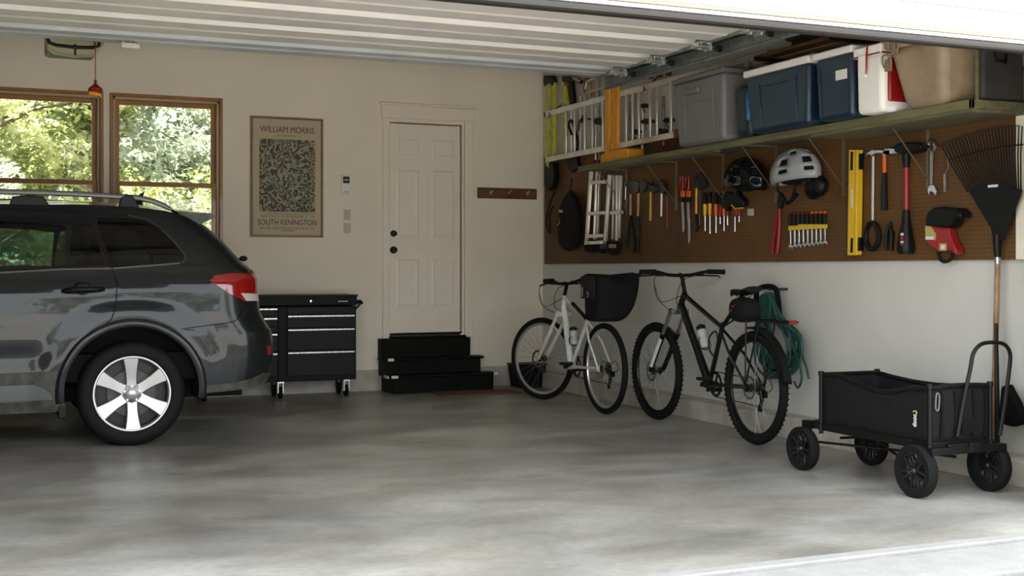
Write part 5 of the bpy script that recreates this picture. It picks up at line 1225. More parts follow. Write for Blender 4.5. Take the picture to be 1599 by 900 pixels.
# totes and coolers on the shelf
def tote(name, label, cat, x0, x1, y0, y1, h, mb, ml, taper=.88, lid=.035, rib=True, z0=ZS+.006):
    t = thing(name, label, cat, ((x0+x1)/2, (y0+y1)/2, z0)); hb = h-lid; cx_, cy_ = (x0+x1)/2, (y0+y1)/2
    MB().obox((cx_, cy_, z0+hb/2), (x1-x0, y1-y0, hb), taper=taper).build('tub', mb, t, bevel=.03, bseg=4)
    MB().obox((cx_, cy_, z0+hb+lid/2-.004), (x1-x0+.02, y1-y0+.02, lid)).obox((cx_, cy_, z0+h), (x1-x0-.05, y1-y0-.05, .016)).build('lid', ml, t, bevel=.010, bseg=3)
    return t, cx_, cy_
t, cx_, cy_ = tote('storage_tote', 'large grey plastic storage tote with lid on the shelf', 'tote', 4.70, 5.09, 7.27, 7.95, .50, M['grey'], M['grey2'])
for yy in (7.42, 7.80): MB().bar((4.722, yy, 2.15), (4.701, yy, 2.46), .02, .012, (0,1,0)).build('tub_rib', M['grey'], t, bevel=.003)
MB().bar((4.712, 7.33, 2.36), (4.712, 7.90, 2.36), .014, .012, (0,0,1)).build('tub_band', M['grey'], t, bevel=.003)
MB().obox((4.698, 7.68, 2.445), (.035,.20,.04)).build('tub_handle', M['grey'], t, bevel=.008)
t, cx_, cy_ = tote('cooler', 'blue cooler with white lid next to the grey tote', 'cooler', 4.69, 5.08, 6.30, 6.99, .425, M['blue'], M['whitelid'], .90, .045)
for yy in (6.44, 6.83): MB().bar((4.712, yy, 2.10), (4.690, yy, 2.38), .014, .014, (0,1,0)).build('tub_rib', M['blue'], t, bevel=.003)
MB().bar((4.694, 6.50, 2.36), (4.694, 6.80, 2.36), .012, .014, (0,0,1)).build('tub_band', M['blue'], t, bevel=.003)
MB().tube([(5.0,6.34,2.495),(4.86,6.32,2.505),(4.74,6.34,2.495)], .011, 8).build('carry_handle', M['whitelid'], t)
t, cx_, cy_ = tote('cooler', 'blue cooler with small white sticker beside the red and white cooler', 'cooler', 4.69, 5.08, 5.89, 6.24, .42, M['blue'], M['whitelid'], .93, .04)
yl = PX(1315,117,4.695); MB().box(4.686, 4.692, yl.y-.05, yl.y+.05, yl.z-.028, yl.z+.03).build('sticker', M['labelw'], t)
MB().bar((4.702, 6.19, 2.10), (4.691, 6.19, 2.38), .012, .014, (0,1,0)).build('tub_rib', M['blue'], t, bevel=.003)
t, cx_, cy_ = tote('cooler', 'white cooler with red side panel and red straps', 'cooler', 4.70, 5.08, 5.635, 5.865, .39, M['white'], M['white'], .97, .06)
MB().box(4.692, 5.10, 5.622, 5.64, 2.392, 2.400).box(4.686, 4.70, 5.64, 5.875, 2.392, 2.400).build('red_band', M['red'], t)
ym = 5.765; MB().tube([(4.69,ym-.02,2.455),(4.682,ym-.02,2.40),(4.680,ym-.022,2.32),(4.683,ym-.012,2.28)], .006, 6).tube([(4.688,ym+.055,2.395),(4.682,ym+.055,2.33),(4.683,ym+.045,2.28)], .005, 6).build('red_strap', M['red'], t)
MB().box(4.676,4.694,ym-.018,ym+.050,2.27,2.40).build('latch', M['white'], t, bevel=.006)
MB().box(4.74, 5.06, 5.617, 5.640, 2.12, 2.37).build('red_side_panel', M['red'], t, bevel=.02)
M['bkl'] = pm('buckle_brown', (.20,.14,.085), .5)
# beige container with buckles
t = thing('storage_hamper', 'beige soft-cornered container with buckles at the near shelf end', 'container', (4.9, 5.35, ZS+.006))
MB().obox((4.91, 5.36, 2.235), (.44,.44,.345), taper=.70).build('tub', M['beige'], t, bevel=.05, bseg=4)
MB().obox((4.91, 5.36, 2.435), (.47,.47,.075)).obox((4.91, 5.36, 2.478), (.38,.38,.03)).build('lid', M['beige'], t, bevel=.02, bseg=3)
for (y, z, s_) in ((5.50, 2.415, 1), (5.555, 2.33, .9)):
    MB().tube(smooth3([(4.672,y-.03*s_,z-.03),(4.662,y-.032*s_,z+.03),(4.662,y+.032*s_,z+.03),(4.672,y+.03*s_,z-.03)],3,True), .006, 6, closed=True).box(4.667,4.69,y-.018,y+.018,z-.055,z+.01).build('buckle', M['bkl'], t)
MB().tube([(4.69,5.155,2.42),(4.685,5.14,2.36),(4.70,5.125,2.42)], .008, 6).build('end_buckle', M['beige'], t)
t = thing('storage_case', 'dark case standing at the near end of the shelf behind the post', 'case', (5.04, 5.095, ZS+.006))
MB().obox((5.045, 5.095, 2.265), (.29,.05,.40)).build('case_body', M['dkcase'], t, bevel=.02, bseg=3)
MB().tube([(4.98,5.066,2.33),(4.99,5.060,2.28),(5.05,5.060,2.27),(5.06,5.066,2.32)], .008, 6).build('case_handle', M['black'], t)
# dark teal bag and bright blue can between tote and cooler
t = thing('duffel_bag', 'dark teal bag squeezed between the grey tote and blue cooler', 'bag', (4.90, 7.12, ZS+.006))
m = MB().obox((4.92, 7.135, 2.24), (.34,.20,.36), taper=.9); m.build('bag_body', M['tealdark'] if 'tealdark' in M else M['teal'], t, bevel=.05, bseg=4)
MB().tube([(4.80,7.03,2.38),(4.79,7.02,2.20),(4.80,7.03,2.10)], .010, 6).build('bag_strap', M['blackmatte'], t)
t = thing('fuel_can', 'bright blue can partly hidden behind the first blue cooler', 'can', (4.76, 7.03, 2.16))
MB().obox((4.765, 7.03, 2.24), (.07,.04,.16)).build('can_body', M['blue2'], t, bevel=.015); MB().tube([(4.73,7.03,2.30),(4.74,7.03,2.35),(4.79,7.03,2.35),(4.80,7.03,2.30)], .010, 8).build('can_handle', M['blue2'], t)
# ================================================================ PEGBOARDS
XP = 5.203
def peg(u0, u1, z1, label):
    y1, y0 = (PX(u0,409,XP).y, PX(u1,409,XP).y)
    tag(MB().box(XP, 5.226, y0+.0015, min(y1, YB-.003)-.0015, 1.216, z1).build('pegboard', M['peg'], bevel=.0008), label, 'pegboard', 'brown pegboards along the right wall')
peg(849.8, 1004, 2.27, 'brown pegboard in the corner behind the black sling bag')
peg(1004, 1057, 2.27, 'narrow brown pegboard behind the hammers and loppers')
peg(1057, 1322, 2.27, 'brown pegboard behind the helmets and screwdrivers')
peg(1322, 1594, 2.27, 'brown pegboard behind the yellow level, sledgehammer and rake')
XT = 5.185
def W(u, v, x=XT): return PX(u, v, x)
def tl(name, label, cat, u, v, group=None): p = W(u, v); return thing(name, label, cat, (XT, p.y, p.z), group)
def wp(t, name, pts, mat, x0=XT-.012, th=.02, bevel=.003, smooth=35): return MB().prism([W(u,v,x0) for u, v in pts], (th,0,0)).build(name, M[mat], t, bevel=bevel)
def wt(t, name, pts, r, mat, x=XT, seg=8, sm=0): 
    P = [W(u,v,x) for u, v in pts]; 
    if sm: P = smooth3(P, sm)
    return MB().tube(P, [k for k in r] if isinstance(r, (list, tuple)) else r, seg).build(name, M[mat], t)
def rect(u, v, hw, hh): return [(u-hw,v-hh),(u+hw,v-hh),(u+hw,v+hh),(u-hw,v+hh)]
def peghook(t, u, v): 
    p = W(u, v, XT-.03); MB().tube([p+Vector((.05,0,0)), p, p+Vector((0,0,.012))], .0025, 5).build('hook', M['steel'], t)
# --- upper left corner: yellow-green twin bar, long hand tools, ladder
t = tl('pole_pruner', 'yellow-green twin-bar tool with black ends hanging in the wall corner', 'tool', 857, 290)
for u0, u1 in ((852,855.2),(861.5,865)): MB().prism([W(u,v,5.165) for u, v in ((u0,127),(u1,127),(u1,250),(u0,250))], (.03,0,0)).build('bar', M['lime'], t, bevel=.003)
m = MB()
for v in (135,152,171,190,214,238): m.prism([W(u,v_,5.17) for u, v_ in ((856.5,v-5),(860.8,v-5),(860.8,v+3),(856.5,v+3))], (.015,0,0))
m.build('cross_plate', M['steel'], t)
wp(t, 'top_cap', ((849,118),(861,118),(864,127),(862,134),(855,129),(850,135),(848,128)), 'black', 5.155, .05, .004)
wp(t, 'bottom_cap', ((850,252),(864,254),(866,275),(862,292),(854,298),(849,288),(849,262)), 'black', 5.14, .06, .006); wp(t, 'cap_stripe', ((852,248),(857,248),(856,262),(852,258)), 'lime', 5.135, .01, .001)
t = tl('ratchet_strap', 'dark curved strap hanging on the pegboard beside the corner', 'strap', 858, 330)
wt(t, 'strap', ((872,285),(866,300),(858,320),(853,345),(855,356),(859,364),(858,340),(863,322)), .008, 'blackmatte', 5.18, sm=4)
t = tl('pick_mattock', 'pick-headed tool with dark head hanging above the ladder rail', 'tool', 887, 160)
wp(t, 'head', ((876,119),(890,118.5),(900,121),(907,126),(905,131),(897,127),(893,128),(896,160),(889,163),(886,140),(884,130),(878,127)), 'black', 5.165, .03)
wp(t, 'accent', ((878,127),(884,130),(884,158),(878,152)), 'lime', 5.165, .03); wp(t, 'red_mark', rect(884,131,3,3), 'darkred', 5.16, .01)
wp(t, 'beak', ((891,120),(900,121),(906,126),(904,129),(896,125)), 'tan', 5.158, .01)
wt(t, 'handle', ((881,155),(882,240)), .010, 'lime', 5.18)
t = tl('loppers', 'red loppers with short wooden handle near the ceiling track', 'loppers', 914, 150)
wp(t, 'blade', ((911,122),(918,121),(916,132),(913,140),(912,146),(910,139)), 'red', 5.10, .02); wt(t, 'handle', ((914,138),(917,158)), .010, 'woodh', 5.12)
t = tl('wooden_stake', 'short pale wooden stick hanging above the ladder rail', 'stick', 925, 150); wp(t, 'stick_body', rect(923.5,136,1.8,15), 'woodh', 5.14, .02)
rods = [(892,172,243,'alu',.009,'thin aluminium pole leftmost behind the ladder rungs'),(906,150,240,'white',.008,'pale pole second from the corner behind the ladder'),(930,168,250,'alu',.009,'aluminium pole behind the ladder left of the yellow tool'),(936,120,250,'galv',.009,'grey pole just left of the yellow tool'),(984,160,238,'galv',.011,'grey pole behind the ladder right of the yellow tool'),(1003,165,236,'alu',.013,'wide aluminium pole behind the middle of the ladder'),(1036,150,228,'galv',.012,'grey pole behind the right part of the ladder')]
for u, v0, v1, mk, r, lab_ in rods:
    t = tl('pole', lab_, 'pole', u, v1, 'poles hung behind the ladder'); wt(t, 'pole_shaft', ((u,v0),(u,v1)), r, mk, 5.20); wt(t, 'pole_tip', ((u,v1),(u,v1+5)), r*.7, 'black', 5.20)
t = tl('hand_clamp', 'black clamp hanging between the ladder rungs', 'clamp', 932, 190)
wp(t, 'jaw', ((924,187),(932,184),(943,183),(945,192),(938,196),(929,194)), 'black', 5.16, .03); wt(t, 'lever', ((924,187),(912,184),(908,192)), .008, 'black', 5.17)
for k, (u, v, s_, lab_) in enumerate(((991,206,1,'small dark clamp behind the ladder right of the yellow tool'),(1009,190,1.2,'dark clamp at the middle of the ladder, between two rungs'),(1031,205,1.1,'dark clamp behind the right part of the ladder'),(1042,188,1,'dark clamp nearest the grey tote behind the ladder'),(1006,165,.9,'small dark clamp just under the upper ladder rail'))):
    t = tl('spring_clamp', lab_, 'clamp', u, v+6, 'dark clamps behind the ladder')
    wp(t, 'jaw', ((u-8*s_,v-1),(u-2,v-4*s_),(u+8*s_,v-3),(u+9*s_,v+1),(u+2,v+4*s_),(u-6*s_,v+3)), 'black', 5.165, .02); wt(t, 'lever', ((u-2,v+3),(u+1,v+12*s_)), .006, 'wood_dark', 5.175)
t = tl('garden_shears', 'black garden shears hanging behind the left end of the ladder', 'shears', 897, 230)
wt(t, 'grip', ((893,210),(888,196),(892,188),(897,200),(902,220),(900,245)), .012, 'black', 5.17, sm=4); wt(t, 'blade', ((903,205),(905,190),(912,180)), .010, 'darksteel', 5.17); wp(t, 'lower_grip', ((884,248),(900,244),(903,262),(892,270),(885,262)), 'black', 5.15, .03, .006)
# long reddish bundle above the ladder on the right
for i, (u, lab_) in enumerate(((984,'leftmost dark slat above the ladder'),(1014,'dark reddish slat above the middle of the ladder'),(1028,'dark slat above the ladder under the steel track'),(1042,'dark slat right of the reddish ones above the ladder'))):
    t = tl('wooden_stick', lab_, 'slat', u, 130, 'dark slats hung above the ladder'); v0 = 100-(u-984)*.16; wp(t, 'slat_body', ((u-3,v0),(u+3,v0),(u+3,v0+28),(u-3,v0+28)), 'darkred' if i in (0,1) else 'wood_dark', 5.19, .02)
# horizontal ladder
XLd = 5.13
ld = thing('extension_ladder', 'long aluminium ladder hung sideways on the wall above the shelf', 'ladder', (XLd, 8.9, 2.23))
yl0, yl1 = 7.35, PX(853,210,XLd).y
for z in (2.245, 2.695):
    MB().box(XLd-.014, XLd+.014, yl0, yl1, z-.026, z+.026).build('rail', M['alu'], ld, bevel=.004)
    MB().ball((XLd-.0, yl1+.01, z), (.022,.02,.028), 10, 8).build('end_cap', M['black'], ld)
us = []; y = yl1-.40
ru = [886, 915, 943.5, 980, 1017, 1050]; ru2 = [900, 928, 991, 1029, 1001]
for u in ru:
    yy = W(u,180,XLd).y; MB().bar((XLd-.010, yy, 2.26), (XLd-.010, yy, 2.68), .020, .028, (1,0,0)).build('rung', M['alu'], ld, bevel=.004)
for u in ru2:
    yy = W(u,180,XLd+.03).y; MB().bar((XLd+.012, yy, 2.26), (XLd+.012, yy, 2.68), .018, .026, (1,0,0)).build('rung', M['alu'], ld, bevel=.004)
yy = 7.9
while yy > 7.5: MB().bar((XLd-.010, yy, 2.26), (XLd-.010, yy, 2.68), .022, .034, (1,0,0)).build('rung', M['alu'], ld); yy -= .30
MB().box(XLd-.03, XLd+.01, yl0, 8.1, 2.10, 2.14).build('lower_rail', M['alu'], ld)
pr_ = W(1057,208,XLd-.02); MB().box(XLd-.03, XLd-.010, pr_.y-.10, pr_.y+.04, pr_.z-.03, pr_.z+.03).build('red_clip', M['red'], ld, bevel=.004)
for u in (862, 1010): p = W(u,150,XLd); MB().tube([(5.228,p.y,2.78),(XLd-.03,p.y,2.66),(XLd-.03,p.y,2.70)], .006, 6).build('ladder_hook', M['darksteel'], ld)
# orange-yellow twin bar tool with box foot, on the shelf
XY = 4.93
t = thing('hand_cart', 'bright yellow twin-bar tool with a yellow box foot at the left shelf end', 'cart', (XY, W(958,250,XY).y, ZS+.006))
zf = ZS+.006
for u0, u1 in ((946,953),(958.5,966)):
    a, b = W(u0,130,XY), W(u1,130,XY); MB().box(XY-.014, XY+.014, b.y, a.y, zf+.06, a.z+.05).build('bar', M['orange'], t, bevel=.004)
for v in (188, 221): a, b = W(949,v,XY), W(963,v,XY); MB().box(XY-.01, XY+.012, b.y, a.y, a.z-.014, a.z+.014).build('cross_bar', M['orange'], t, bevel=.003)
a, b = W(937,240,XY-.07), W(980,240,XY-.07)
m = MB().prism([(XY-.07, a.y, zf), (XY-.07, b.y, zf), (XY-.07, b.y, zf+.085), (XY-.07, b.y+.05, zf+.10), (XY-.07, a.y-.12, zf+.10), (XY-.07, a.y, zf+.075)], (.16,0,0)); m.build('box_foot', M['orange'], t, bevel=.012, bseg=3)
# --- under the shelf, from the corner to the right
t = tl('sling_bag', 'black teardrop sling bag hanging on the corner pegboard', 'bag', 889, 395)
bo = [(889,296),(894,295),(900,305),(906,325),(909,350),(908,380),(901,391),(889,394.5),(877,391),(870,380),(869,352),(872,325),(880,305)]
m = MB(); P = []; cc = Vector((889, 348))
for sc_, x in ((.75, 5.07), (.95, 5.09), (1.0, 5.13), (.9, 5.19)):
    for u, v in bo: P.append(W(cc.x+(u-cc.x)*sc_, cc.y+(v-cc.y)*sc_, x))
k = len(bo); m.add(P, [(i*k+j, i*k+(j+1) % k, (i+1)*k+(j+1) % k, (i+1)*k+j) for i in range(3) for j in range(k)]+[tuple(range(k)), tuple(range(3*k,4*k))]); m.build('bag_body', M['fabric_w'], t, sub=1, smooth=180)
wt(t, 'strap', ((889,300),(893,285),(892,278)), .006, 'blackmatte', 5.17); wp(t, 'buckle', rect(875,330,2.4,2), 'tan', 5.065, .01, .001); wt(t, 'zip_pull', ((872,341),(874,347),(870,352)), .004, 'tan', 5.062, sm=3)
# folded step ladder
t = thing('step_ladder', 'folded aluminium step ladder hanging under the left end of the shelf', 'ladder', (5.1, W(940,390,5.1).y, W(940,390,5.1).z))
def wbar(n_, a, b, ww, th, mk, x): MB().bar(W(*a, x), W(*b, x), th, ww, (1,0,0)).build(n_, M[mk], t, bevel=.003)
for a, b, ww, x in (((923,268),(916,379),.040,5.05),((932.5,268),(929,374),.036,5.09),((936.5,268),(933,372),.022,5.11),((952,273),(945.5,377),.040,5.05),((959,274),(957,374),.016,5.10),((964.5,274),(963,376),.026,5.08),((969.5,274),(966.5,372),.026,5.11)): wbar('rail', a, b, ww, .022, 'alu', x)
for (ua, ub, v) in ((924,950,285.5),(921,947,334),(918,943,369.5),(956,970,333),(916,944,380)): wbar('step', (ua,v), (ub,v-1.5), .030, .05, 'alu', 5.06)
for u, v, w_, h_ in ((920,387,10,8),(937,392,4,4),(955,388,9,11)): wp(t, 'foot', ((u-w_,v-h_),(u+w_,v-h_+1),(u+w_*.8,v+h_*.6),(u+w_*.2,v+h_),(u-w_*.7,v+h_*.7)), 'rubber', 5.04, .05, .004)
wp(t, 'foot_label', rect(956,384.5,5.5,3), 'woodh', 5.036, .006, .001); wp(t, 'lime_mark', rect(918,380.5,2,1.5), 'lime', 5.03, .01, 0)
# loppers pair, hammers
def hammer(label, head, hm, shaft, sr, smat, grip=None, gm='black', gr=.014, name='hammer', group=None, th=.028, cat='hammer'):
    t = tl(name, label, cat, shaft[-1][0], (grip or shaft)[-1][1], group)
    h = wp(t, 'head', head, hm, XT-.02, th, .004); wt(t, 'handle', shaft, sr, smat)
    if grip: 
        n_ = len(grip); wt(t, 'grip', grip, [gr*(.8 if i == 0 else 1.1 if i == n_-1 else 1) for i in range(n_)], gm, seg=10)
    peghook(t, shaft[0][0], shaft[0][1]-6); return t
t = tl('loppers', 'long loppers with wooden shaft and spread black handles beside the step ladder', 'loppers', 986, 400)
wp(t, 'head', ((978,290),(982,284),(990,282),(997,284),(996,300),(990,303),(986,297),(981,297)), 'darksteel'); wt(t, 'shaft', ((984.5,303),(984.5,337)), .011, 'woodh')
wt(t, 'handle', ((985,337),(983,355),(980,378),(980,388)), [.012,.013,.014,.010], 'black', seg=10); wt(t, 'handle', ((985,337),(989,360),(992,385),(990,393)), [.012,.013,.014,.010], 'black', XT-.01, seg=10)
t = tl('loppers', 'second loppers with orange shaft and black handle right of the first', 'loppers', 995, 400)
wp(t, 'head', ((997,284),(1004,281),(1009,284),(1008,296),(1003,301),(999,300)), 'darksteel'); wt(t, 'shaft', ((997,302),(996,338)), .011, 'woodh'); wt(t, 'handle', ((996,338),(997,360),(995,380),(996,396)), [.012,.014,.015,.010], 'black', seg=10)
t = tl('hose_clamp_ring', 'small shiny ring hanging left of the loppers heads', 'ring', 978, 292); wt(t, 'ring_body', [(978+3*math.cos(k*.8), 289+3.5*math.sin(k*.8)) for k in range(9)], .004, 'steel'); wt(t, 'chain', ((977,292),(976.5,312)), .006, 'steel')
hammer('small hammer with golden wooden handle on the narrow pegboard', ((1010,287),(1016,289),(1026,291),(1027,298),(1019,302),(1013,298)), 'darksteel', ((1016,300),(1015.5,345)), .010, 'yellowwood')
hammer('small hammer with white handle right of the golden one', ((1026,284),(1030,281),(1037,284),(1039,298),(1035,303),(1030,302),(1028,293)), 'darksteel', ((1033,302),(1032.5,338)), .009, 'white')
t = tl('metal_file', 'thin dark file hanging left of the red pliers', 'file', 1042, 356); wt(t, 'file_blade', ((1041.5,304),(1041.5,356)), .005, 'darkred'); wt(t, 'file_grip', ((1041.5,296),(1041.5,306)), .008, 'black')
t = tl('scissors', 'small black scissors above the narrow pegboard hammers', 'scissors', 1006, 300); wt(t, 'blade', ((1020,282),(1021,296)), .006, 'black')
for (u, v1, lab_) in ((1064.5,364,'red handled shears left of the orange screwdrivers'),(1073.5,381,'longer red handled shears beside the shorter pair')):
    t = tl('garden_shears', lab_, 'shears', u, v1)
    wt(t, 'grip', ((u-2.5,277),(u-3,290),(u-.5,299)), .009, 'red'); wt(t, 'grip', ((u+1.5,275),(u+2,290),(u+.5,299)), .009, 'red'); wp(t, 'pivot', rect(u+.3,303,2.4,5), 'orange2', XT-.012, .018); wp(t, 'blade_neck', rect(u+.8,311,2.2,5), 'black', XT-.01, .016)
    wp(t, 'blade', ((u-1,316),(u+2.6,316),(u+3.5,v1-6),(u+2.4,v1),(u+.8,v1-4)), 'steel', XT-.006, .010, .001)
hammer('hammer with orange handle between shears and screwdrivers', ((1083,280),(1087,272),(1094,269),(1100,275),(1102,290),(1096,294),(1090,297),(1085,290)), 'darksteel', ((1087.5,294),(1087,334)), .010, 'orange', ((1087,334),(1088,352)), 'black', .010)
t = tl('adjustable_wrench', 'dark adjustable wrench hanging behind the orange handled hammer', 'wrench', 1092, 330); wt(t, 'wrench_shaft', ((1093,298),(1092,352),(1086,362)), .009, 'darksteel', XT+.006)
sds = [(1101,301,'black','yellow',361,'first large screwdriver, orange collar, beside the hammer'),(1108.5,300,'black','orange',365,'second large screwdriver with orange collar'),(1118,301,'black','orange2',364,'third large screwdriver with red-orange collar'),(1124.5,302,'black','darkred',350,'dark screwdriver beside the clamp cluster')]
for u, v0, c1, c2, v1, lab_ in sds:
    t = tl('screwdriver', lab_, 'screwdriver', u, v1, 'large screwdrivers in a row'); wt(t, 'grip', ((u,v0),(u,v0+2),(u,v0+18)), [.012,.016,.015], c1, seg=10); wt(t, 'collar', ((u,v0+18),(u,v0+34),(u-.3,v0+37)), [.015,.014,.008], c2, seg=10); wt(t, 'blade', ((u,v0+36),(u,v1)), .006, 'steel')
t = tl('power_drill', 'dark clamp-like power tool with yellow trim below the black helmet', 'tool', 1143, 330)
wp(t, 'tool_body', ((1128,307),(1134,299),(1143,303),(1150,296),(1152,304),(1160,312),(1160,322),(1150,326),(1140,322),(1134,330),(1127,324)), 'black', XT-.05, .05, .008); wt(t, 'trim', ((1142,320),(1148,326),(1160,325)), .006, 'yellow', XT-.055); wp(t, 'handle', rect(1146,331,3.5,7), 'darkred', XT-.03, .03, .004)
for u, c1, v1, lab_ in ((1130.5,'orange2',361,'screwdriver with orange handle under the dark power tool'),(1136,'wood_dark',352,'brown handled screwdriver under the dark power tool'),(1147.5,'red',362,'screwdriver with red handle under the dark power tool'),(1154,'darkred',347,'short dark red screwdriver right of the others')):
    t = tl('screwdriver', lab_, 'screwdriver', u, v1, 'screwdrivers under the dark power tool'); wt(t, 'grip', ((u,324),(u,337)), .013, c1, seg=10); wt(t, 'blade', ((u,337),(u,v1)), .006, 'steel')
t = tl('outlet_cover', 'small pale square plate on the pegboard below the black helmet', 'plate', 1171.5, 337); wp(t, 'plate', rect(1171.5,331.5,4.6,5.5), 'socket', 5.196, .006, .002)
# helmets
def helmet(label, u, v, wu, hv, mat, mi, x=5.09, tilt=0.0, vents=True, straps=True):
    c = W(u, v, x); rY = abs(W(u-wu,v,x).y-W(u+wu,v,x).y)/2; rZ = abs(W(u,v-hv,x).z-W(u,v+hv,x).z)/2
    t = thing('bicycle_helmet', label, 'helmet', (x, c.y, c.z-rZ)); m = MB(); R = Matrix.Rotation(tilt, 3, 'X'); seg, rings = 28, 12; P = []
    for i in range(rings+1):
        ph = PI*.60*i/rings
        for k in range(seg):
            a = 2*PI*k/seg; r = math.sin(ph); p = Vector((.095*r*math.cos(a), rY*r*math.sin(a), rZ*(1.55*math.cos(ph)-.55))); P.append(c+R @ p)
    fs = []
    for i in range(rings):
        for k in range(seg):
            hole = vents and i in (3,4,6,7,9) and (k % 5 in (0,1) if i < 6 else (k+2) % 5 in (0,1)) 
            if not hole: fs.append((i*seg+k, (i+1)*seg+k, (i+1)*seg+(k+1) % seg, i*seg+(k+1) % seg))
    sh_ = m.add(P, fs).build('shell', mat, t, solid=-.014, smooth=180)
    MB().ball(c-Vector((0,0,rZ*.25)), (.082, rY*.90, rZ*1.0), 18, 10, R).build('liner', mi, t)
    if straps:
        for s in (-1, 1):
            MB().tube(smooth3([c+R@Vector((-.06,s*rY*.35+.02,-rZ*.8)), c+Vector((-.07,s*rY*.42,-rZ*1.5)), c+Vector((-.05,s*rY*.15,-rZ*2.3))], 5), .010, 6).build('strap', M['black'], t)
        MB().tube(smooth3([c+Vector((-.05,-rY*.40,-rZ*1.9)), c+Vector((-.06,0,-rZ*2.45)), c+Vector((-.05,rY*.35,-rZ*1.8))], 5), .014, 6).build('chin_strap', M['black'], t)
    return t
helmet('black bicycle helmet hanging left of the silver one', 1164, 271, 27, 23, M['gloss'], M['blackmatte'], tilt=.10, straps=False)
helmet('silver vented bicycle helmet hanging in the middle of the pegboard', 1241, 259, 33, 24, M['helmetw'], M['blackmatte'], tilt=-.06)
t = tl('knee_pad', 'black knee pad hanging right of the silver helmet', 'pad', 1276, 309)
MB().ball(W(1277,291,5.12), (.055,.085,.075), 14, 10).build('pad_shell', M['black'], t); MB().tube(smooth3([W(u,v,5.09) for u,v in ((1262,284),(1259,296),(1264,307),(1276,308))],5), .014, 8).build('pad_rim', M['black'], t)
t = tl('hanging_strap', 'thin dark strap hanging left of the black helmet', 'strap', 1133, 298); wt(t, 'strap', ((1134,266),(1131,285),(1129,297)), .006, 'blackmatte')
# bolt cutters
t = tl('bolt_cutters', 'red bolt cutters hanging jaws up below the silver helmet', 'bolt cutters', 1211, 396)
wp(t, 'jaws', ((1214,312),(1217,305),(1220,312),(1220,322),(1216,328),(1213,322)), 'black', XT-.014, .024); wt(t, 'handle', ((1216,326),(1212,350),(1207,380),(1206,396)), [.010,.012,.014,.014], 'red'); wt(t, 'handle', ((1217,326),(1217,352),(1215,380),(1213,396)), [.010,.012,.015,.015], 'red', XT-.012)
# yellow rack of nine wrench-ended drivers
rk9 = tl('tool_rack', 'yellow plastic rack holding a row of nine small drivers', 'rack', 1261, 360)
m = wp(rk9, 'rack_bar', ((1231,353),(1246,352.4),(1246,350.5),(1290,350.5),(1290,356.5),(1246,359),(1231,360)), 'yellow', XT-.022, .012, .001)
ordn = ['leftmost','second','third','fourth','fifth','sixth','seventh','eighth','rightmost']
for i in range(9):
    u = 1234+i*6.75; t = tl('nut_driver', '%s of the nine black-handled drivers in the yellow rack' % ordn[i], 'driver', u, 388-i, 'small drivers in the yellow rack')
    cc_ = 'red' if i in (0,1,2,3,4) else 'orange2'; v0 = 335-i*.15
    wt(t, 'grip', ((u,v0),(u,v0+19)), .012, 'black', XT-.002, seg=10); wt(t, 'grip_end', ((u-1.5,v0),(u,v0-3.5),(u+2,v0-2)), .006, cc_, XT-.004)
    wt(t, 'shaft', ((u,v0+19),(u+(.3 if i else .6),382-i*.8)), .0065, 'steel', XT-.002)
    vv = 384-i*.8; wp(t, 'open_end', ((u-2.4,vv+5),(u-2.6,vv),(u,vv-4),(u+2.8,vv),(u+2.6,vv+5),(u+1.2,vv+2),(u-.8,vv+2)), 'steel', XT-.006, .008, .001)
# yellow level
t = tl('spirit_level', 'tall yellow spirit level hanging upright on the pegboard', 'level', 1331, 399)
wp(t, 'level_body', ((1325.5,234),(1334.5,234),(1332.5,399),(1323,399)), 'yellow', XT-.035, .035, .003); wp(t, 'level_flange', ((1335.5,234),(1339,234),(1337,398.5),(1333.5,398.5)), 'yellow', XT-.040, .045, .003)
for v0, v1 in ((237,266),(372,395)): wp(t, 'vial_slot', ((1328.2,v0),(1332,v0),(1331.2,v1),(1327.4,v1)), 'black', XT-.037, .004, .001)
for v0, v1 in ((240,265),(371,392)): wp(t, 'end_grip', ((1339.2,v0),(1342,v0),(1340.8,v1),(1338,v1)), 'black', XT-.03, .04, .003)
wp(t, 'print_mark', rect(1330,310,1.2,14), 'labelw', XT-.0365, .003, 0)
# claw hammers
t = hammer('claw hammer with thin steel handle and black wrist loop', ((1349,246),(1353,239),(1362,233.5),(1375,234),(1389,234),(1390,241),(1384,243),(1374,239),(1366,240),(1361,244),(1356,241)), 'steel', ((1363.5,242),(1362.5,346)), .009, 'alu')
wt(t, 'wrist_loop', [(1362+10.5*math.cos(k*PI/8), 369+21*math.sin(k*PI/8)) for k in range(17)], .017, 'black', XT-.01)
hammer('claw hammer with orange neck and black grip right of the steel one', ((1377,237),(1382,232),(1392,231),(1400,233),(1400,240),(1390,241),(1384,243),(1378,243)), 'steel', ((1381,241),(1381,272)), .012, 'orange2', ((1381,270),(1380.5,300),(1381,328)), 'black', .021)
t = tl('pliers', 'black closed pliers hanging under the second claw hammer', 'pliers', 1388, 393); wp(t, 'jaws', ((1386,352),(1389,345),(1391,352)), 'darksteel'); wt(t, 'grip', ((1389,350),(1393,365),(1392,392)), [.010,.015,.012], 'black', seg=10); wt(t, 'grip', ((1388,350),(1384,368),(1384,391)), [.010,.015,.012], 'black', XT-.006, seg=10)
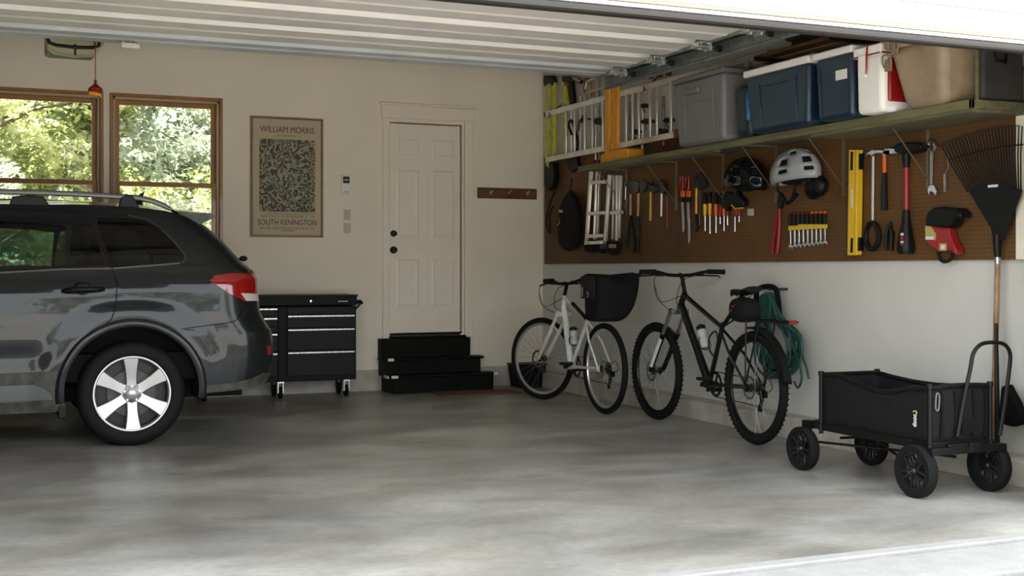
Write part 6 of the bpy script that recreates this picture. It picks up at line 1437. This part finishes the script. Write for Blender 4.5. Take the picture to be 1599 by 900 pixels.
# sledgehammer
t = tl('sledgehammer', 'big sledgehammer with red and black handle', 'sledgehammer', 1415, 398)
wp(t, 'head', ((1395,228),(1400,224),(1412,223),(1424,222),(1436,224),(1438,231),(1432,236),(1420,240),(1402,240),(1396,238)), 'black', XT-.07, .075, .010)
wt(t, 'neck', ((1415,236),(1415,264)), [.030,.018], 'black', XT-.02, seg=12); wt(t, 'handle', ((1415.5,262),(1415.5,330)), .018, 'red', XT-.02, seg=14); wt(t, 'grip', ((1415,328),(1415,345),(1414.5,370),(1414.5,390),(1414.5,397)), [.022,.026,.045,.055,.045], 'black', XT-.04, seg=14)
for i, (v, h_) in enumerate(((366,2),(372,3),(378,1.5),(382,2))): wp(t, 'grip_print', rect(1408,v,1.8,h_), 'red' if i % 2 else 'labelw', XT-.098, .006, 0)
# combination wrench, hook tool
t = tl('combination_wrench', 'large steel combination wrench hanging left of the rake', 'wrench', 1455, 308)
wt(t, 'ring_end', [(1455+5.5*math.cos(k*PI/8), 228+8.5*math.sin(k*PI/8)) for k in range(17)], .010, 'steel'); wt(t, 'shaft', ((1455,236),(1454,288)), [.012,.011], 'steel', seg=8); wp(t, 'open_end', ((1451,289),(1458,289),(1462,298),(1460,306),(1457,300),(1452,299),(1450,305),(1448,297)), 'steel', XT-.008, .016, .002)
t = tl('scribing_tool', 'thin steel hook tool beside the large wrench', 'tool', 1476, 303); wt(t, 'wire', ((1480,243),(1481,262),(1476,272)), .003, 'steel'); wt(t, 'tool_grip', ((1476,272),(1475.5,300)), .009, 'steel')
# red and black tool
t = tl('caulking_gun', 'red tool with black top and yellow stickers hanging beside the rake', 'tool', 1470, 410)
wp(t, 'black_head', ((1444,343),(1448,331),(1458,324),(1472,323),(1480,326),(1492,325),(1499,332),(1500,340),(1489,341),(1485,350),(1480,356),(1464,355),(1445,352)), 'black', XT-.09, .09, .012)
wp(t, 'red_body', ((1444.5,352),(1481,355),(1482,366),(1488,380),(1494,393),(1491,399),(1484,392),(1478,390),(1464,394),(1454,386),(1444.5,377)), 'red', XT-.06, .06, .008)
wt(t, 'lower_loop', ((1465,393),(1468,404),(1474,409),(1484,406),(1488,396)), .010, 'blackmatte', XT-.03, sm=4)
wp(t, 'upper_sticker', ((1444.5,353),(1454,354),(1461,366),(1460,375),(1445,374)), 'labely', XT-.064, .004, 0); wp(t, 'white_sticker', rect(1451,372,6,2.4), 'labelw', XT-.067, .003, 0); wp(t, 'lower_sticker', rect(1472,386,5.2,5.6), 'labely', XT-.064, .004, 0); wp(t, 'sticker_mark', rect(1472,386,2.6,3), 'labelw', XT-.067, .003, 0)
